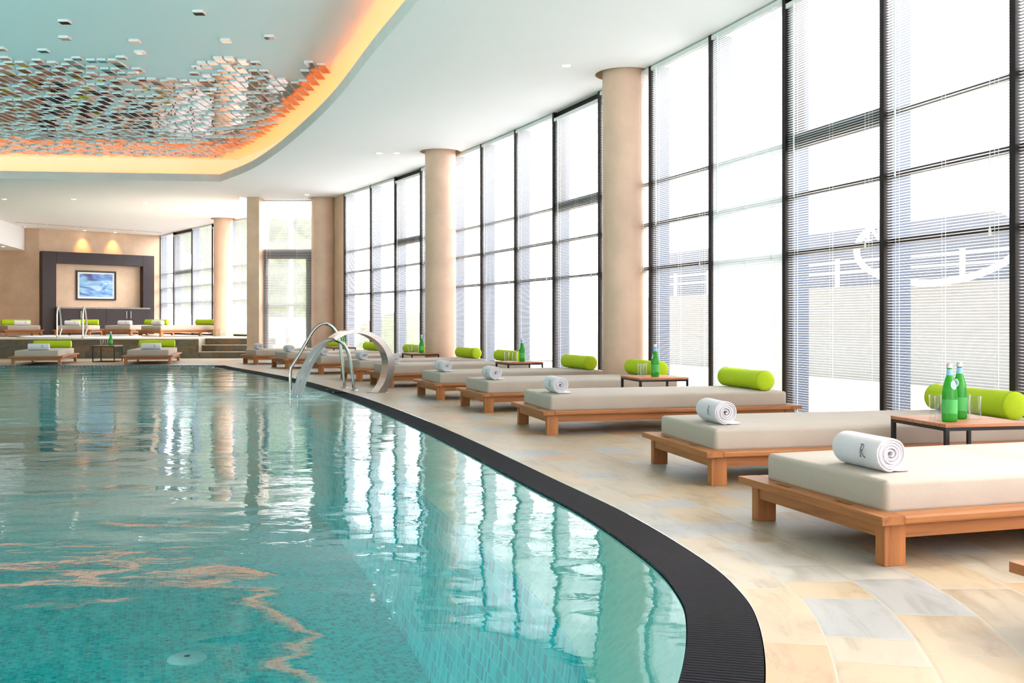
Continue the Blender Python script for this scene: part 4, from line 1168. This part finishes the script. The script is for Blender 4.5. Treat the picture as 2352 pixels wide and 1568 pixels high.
for c in vis[:288]:
    o = tproto.copy(); C.objects.link(o); o.location = (c[0], c[1], ZT); o.rotation_euler = (random.gauss(0, .012), random.gauss(0, .012), 0)
    o.location.z = ZT-.002
    tag(o, 'square bronze mirror tile with white edges in the near part of the tile field', 'ceiling tile', 'bronze mirror tiles on the raised ceiling')
bm = bmesh.new()
for c in cells:
    if id(c) in near_c: continue
    tile_bm(bm, c[0], c[1], z=ZT)
o = finish('mirror_tile_field', bm, [M['mirror_side'], M['mirror']]); tag(o, 'dense far part of the bronze mirror tile field beside the amber cove', 'ceiling tiles', 'bronze mirror tiles on the raised ceiling', kind='stuff')

# ------------------------------------------------------------------ ceiling fittings
dl = [((1301, 151), 'ceiling downlight left of the nearest column'), ((871, 352), 'left one of two ceiling downlights near the second column'), ((912, 352), 'right one of two ceiling downlights near the second column'), ((705, 447), 'ceiling downlight in front of the glazed end door'), ((10, 457), 'ceiling downlight at the left edge'), ((169, 457), 'ceiling downlight above the picture, nearer row'), ((333, 465), 'ceiling downlight right of the nearer row'), ((456, 506), 'ceiling downlight left of the plinth column')]
first_dl = None
for (px, py), lab in dl:
    D = (ZC-H)*F/(CY-py)
    if first_dl is None:
        t = empty('downlight'); bm = bmesh.new(); lathe(bm, [(.05, 0), (.062, -.004), (.068, 0)], 28); finish('trim_ring', bm, M['white'], t)
        bm = bmesh.new(); lathe(bm, [(0, -.001), (.05, -.001)], 28); finish('lens', bm, M['lamp_warm'], t); first_dl = t
    else: t = copy_tree(first_dl)
    t.location = (AT(px, D), D, ZC); tag(t, lab, 'downlight', 'recessed ceiling downlights')
t = copy_tree(first_dl); t.location = (AT(7, 30.0), 30.0, 3.15); tag(t, 'downlight in the low white soffit at the left edge', 'downlight', 'recessed ceiling downlights')
for px, lab in ((189.5, 'left wall washer lighting the back wall above the niche'), (259, 'right wall washer lighting the back wall above the niche')):
    s_, D = on_back(px); p = w0+e*s_+nrm*.20
    t = copy_tree(first_dl); t.location = (p.x, p.y, ZC); tag(t, lab, 'downlight', 'recessed ceiling downlights')
    ld = bpy.data.lights.new('wall_washer_lamp', 'SPOT'); ld.energy = 30; ld.color = (1, .46, .12); ld.spot_size = math.radians(64); ld.spot_blend = 1.0; ld.shadow_soft_size = .04
    lo = bpy.data.objects.new('wall_washer_lamp', ld); C.objects.link(lo); lo.parent = t; lo.location = (0, 0, -.02)
    aim = Vector((-nrm.x*.16, -nrm.y*.16, -.75)); lo.rotation_euler = aim.to_track_quat('-Z', 'Y').to_euler()
# linear air slot along the back wall
sa, _ = on_back(33); sb_, _ = on_back(372)
pa = Vector((AT(33, 29.6), 29.6, 0)); pb = Vector((AT(372, 33.0), 33.0, 0)); dr = (pb-pa); ln = dr.length
t = empty('air_slot', (pa.x, pa.y, ZC), math.atan2(dr.y, dr.x)); tag(t, 'long narrow air slot in the ceiling before the back wall', 'air vent')
for k in range(5):
    bm = bmesh.new(); x0 = ln*k/5+.03; x1_ = ln*(k+1)/5-.03
    box(bm, x0, x1_, -.03, .03, -.004, .0); finish('slot_section', bm, simple('slot_grey', (.30, .27, .24), .6) if k == 0 else bpy.data.materials['slot_grey'], t)
for px, D, z, lab in ((55, 30.9, ZC, 'small white smoke detector on the ceiling near the soffit'),):
    bm = bmesh.new(); lathe(bm, [(0, -.04), (.04, -.035), (.055, -.01), (.055, 0)], 20)
    o = finish('smoke_detector', bm, M['white'], loc=(AT(px, D), D, z)); tag(o, lab, 'smoke detector')

# ------------------------------------------------------------------ outside
bm = bmesh.new(); poly_holes(bm, [(-60, -30), (80, -30), (80, 90), (-60, 90)], [[(-17.5, 0), (1.2, 0), (1.2, 21.5), (-17.5, 21.5)]], -.12); struct(finish('ground_outside', bm, M['ext_ground']))
nw = Vector((.94, .34, 0)).normalized(); aw = Vector((-nw.y, nw.x, 0)); base = Vector((2.46, 9.1, 0))+nw*6.0
rzo = math.atan2(-aw.y, -aw.x)
t = empty('outside_building', base, rzo); tag(t, 'pale grey building outside the windows with a cream ring sign', 'building')
bm = bmesh.new(); box(bm, -16, 16, .3, 6, -.12, 1.52); finish('lower_wall', bm, M['ext_wall'], t)
bm = bmesh.new(); box(bm, -16, 16, 1.2, 6, 1.53, 2.66); finish('upper_band', bm, M['ext_build'], t)
sg = empty('ring_sign', base, rzo); tag(sg, 'cream ring sign with block letters outside, seen through the blinds', 'sign')
def out_x(px):
    k = (px-CX)/F; bx = base; d_ = Vector((math.cos(rzo), math.sin(rzo), 0)); return (k*bx.y-bx.x)/(d_.x-k*d_.y), 0
x0 = out_x(1938)[0]; x1q = out_x(2322)[0]
def ring_pts(cx, cz, ra, rb, n=40): return [(cx+ra*math.cos(2*PI*k/n), .27, cz+rb*math.sin(2*PI*k/n)) for k in range(n+1)]
cxr = (x0+x1q)/2; ra_ = abs(x1q-x0)/2
bm = bmesh.new(); tube(bm, ring_pts(cxr, 2.14, ra_, .62), .055, 8); finish('ring', bm, M['ext_cream'], sg)
bm = bmesh.new(); xx = x0+.30
for a, b in (((0, 0), (0, .3)), ((0, .3), (.28, 0)), ((.28, 0), (.28, .3)), ((-.06, .3), (.05, .3)), ((.23, .3), (.34, .3)), ((-.06, 0), (.06, 0))):
    tube(bm, [(xx+a[0], .27, 2.3+a[1]), (xx+b[0], .27, 2.3+b[1])], .028, 6)
finish('letter', bm, M['ext_cream'], sg)
bm = bmesh.new(); tube(bm, [(xx+.58+.16*math.cos(a*PI/12), .27, 2.45+.15*math.sin(a*PI/12)) for a in range(25)], .028, 6); finish('letter', bm, M['ext_cream'], sg)
rl = empty('outside_railing', base+nw*.42, rzo); tag(rl, 'white metal railing outside behind the blinds', 'railing')
bm = bmesh.new()
for z in (1.80, 1.98): box(bm, -15, 15, -.02, .02, z-.02, z+.02)
finish('rail_bars', bm, M['white'], rl)
for k in range(21):
    bm = bmesh.new(); xk = -15+1.5*k; box(bm, xk-.03, xk+.03, -.03, .03, 1.525, 2.04); finish('post', bm, M['white'], rl)
# greenery beyond the glazed door and platform windows
def hedge(name, c, r, n, lab, seed):
    rnd = random.Random(seed); bm = bmesh.new()
    for k in range(n):
        p = Vector((c[0]+rnd.uniform(-1, 1)*r[0], c[1]+rnd.uniform(-1, 1)*r[1], c[2]+rnd.uniform(-1, 1)*r[2]))
        s = rnd.uniform(.6, 1.2)
        geo = bmesh.ops.create_icosphere(bm, subdivisions=2, radius=s, matrix=Matrix.Translation(p))
        for v in geo['verts']: v.co += (v.co-p).normalized()*noise.noise(v.co*3)*.25
    o = finish(name, bm, M['leaf']); tag(o, lab, 'tree')
hedge('leafy_tree', (-8.75, 38, 3.0), (1.1, .6, 2.8), 40, 'leafy green tree outside the glazed end door', 1)
hedge('shrub', (-3.3, 30, .0), (.6, .5, .2), 6, 'low green shrub outside by the tan corner wall', 2)
hedge('leafy_tree', (-12.6, 44, 3.0), (1.0, 1.0, 1.6), 14, 'leafy green tree outside beyond the platform windows', 5)
px0, px1 = 657, 674; Dd = 29.0
bm = bmesh.new(); lathe(bm, [(AT(px1, Dd)-AT(px0, Dd)-.11, -.1), (.095, 5.2)], 24, (AT(px1, Dd)+AT(px0, Dd))/2, Dd); o = finish('outside_post', bm, M['ext_wall']); tag(o, 'round white post outside the glazed end door', 'post')
t = empty('garden_fence', (AT(600, 30), 30, 0)); tag(t, 'low white fence outside the glazed end door', 'fence')
bm = bmesh.new(); fz0 = ZAT(775, 30)
wF = AT(700, 30)-AT(600, 30)
for z in (ZAT(752, 30), ZAT(764, 30), ZAT(776, 30)): box(bm, 0, wF, -.02, .02, z-.03, z+.03)
finish('fence_rails', bm, M['white'], t)
for k in range(6):
    bm = bmesh.new(); box(bm, wF*k/5-.03, wF*k/5+.03, -.03, .03, -.1, ZAT(752, 30)); finish('post', bm, M['white'], t)
bm = bmesh.new(); box(bm, AT(560, 34), AT(760, 34), 34, 34.3, -.1, ZAT(728, 34)); o = finish('garden_wall', bm, M['ext_wall']); tag(o, 'low pale wall outside behind the white fence', 'wall')

# ------------------------------------------------------------------ light
w = bpy.data.worlds.new('sky'); S.world = w; w.use_nodes = True; nt = w.node_tree; nt.nodes.clear()
tc = N(nt, 'TexCoord'); sp = N(nt, 'SeparateXYZ'); L(nt, tc.outputs['Generated'], sp.inputs[0])
r = ramp(nt, [(0, (.50, .54, .60)), (.40, (.75, .80, .85)), (.62, (1, 1, 1)), (1, (1, 1, 1))])
mr = N(nt, 'MapRange'); mr.inputs[1].default_value = -1; mr.inputs[2].default_value = 1; L(nt, sp.outputs[0], mr.inputs[0]); L(nt, mr.outputs[0], r.inputs[0])
st = N(nt, 'MapRange'); st.inputs[1].default_value = -.6; st.inputs[2].default_value = .5; st.inputs[3].default_value = .75; st.inputs[4].default_value = 3.7; 
dt = N(nt, 'VectorMath', operation='DOT_PRODUCT'); L(nt, tc.outputs['Generated'], dt.inputs[0]); dt.inputs[1].default_value = (.8, .6, 0)
L(nt, dt.outputs['Value'], st.inputs[0])
bg = N(nt, 'Background'); L(nt, r.outputs[0], bg.inputs[0]); L(nt, st.outputs[0], bg.inputs[1])
ow = N(nt, 'OutputWorld'); L(nt, bg.outputs[0], ow.inputs[0])
# unseen fill lights added below the water to brighten the pool floor
for k, (x, y, dx, dy) in enumerate(((-2.6, .45, 0, 1), (-6.0, .35, 0, 1), (-10, .35, 0, 1), (-14, .35, 0, 1), (-16.7, 4.5, 1, 0), (-16.7, 9.5, 1, 0), (-16.7, 15, 1, 0))):
    ld = bpy.data.lights.new('pool_fill_light', 'AREA'); ld.shape = 'DISK'; ld.size = .35; ld.energy = 33; ld.color = (.9, 1, .98)
    lo = bpy.data.objects.new('pool_fill_light', ld); C.objects.link(lo); lo.location = (x, y, -.45)
    lo.rotation_euler = Vector((dx, dy, -.12)).to_track_quat('-Z', 'Y').to_euler()
sun = bpy.data.lights.new('sun', 'SUN'); sun.energy = .6; sun.angle = math.radians(3); sun.color = (1, .95, .86)
so = bpy.data.objects.new('sun', sun); C.objects.link(so)
so.rotation_euler = Vector((-.82, -.25, -.62)).to_track_quat('-Z', 'Y').to_euler()

# ------------------------------------------------------------------ camera and view
cam = bpy.data.cameras.new('camera'); co_ = bpy.data.objects.new('camera', cam); C.objects.link(co_)
co_.location = (0, 0, H); co_.rotation_euler = (PI/2, 0, 0)
cam.sensor_width = 36; cam.lens = F/2352*36; cam.shift_y = -(784-CY)/2352
cam.clip_start = .05; cam.clip_end = 300
S.camera = co_
S.view_settings.view_transform = 'Standard'; S.view_settings.look = 'None'; S.view_settings.gamma = 1; S.view_settings.use_curve_mapping = False
S.view_settings.exposure = 1.7
S.cycles.use_denoising = True
S.cycles.max_bounces = 10; S.cycles.diffuse_bounces = 5; S.cycles.glossy_bounces = 5; S.cycles.transparent_max_bounces = 24; S.cycles.transmission_bounces = 4
S.cycles.caustics_reflective = False; S.cycles.caustics_refractive = False
S.cycles.sample_clamp_indirect = 6
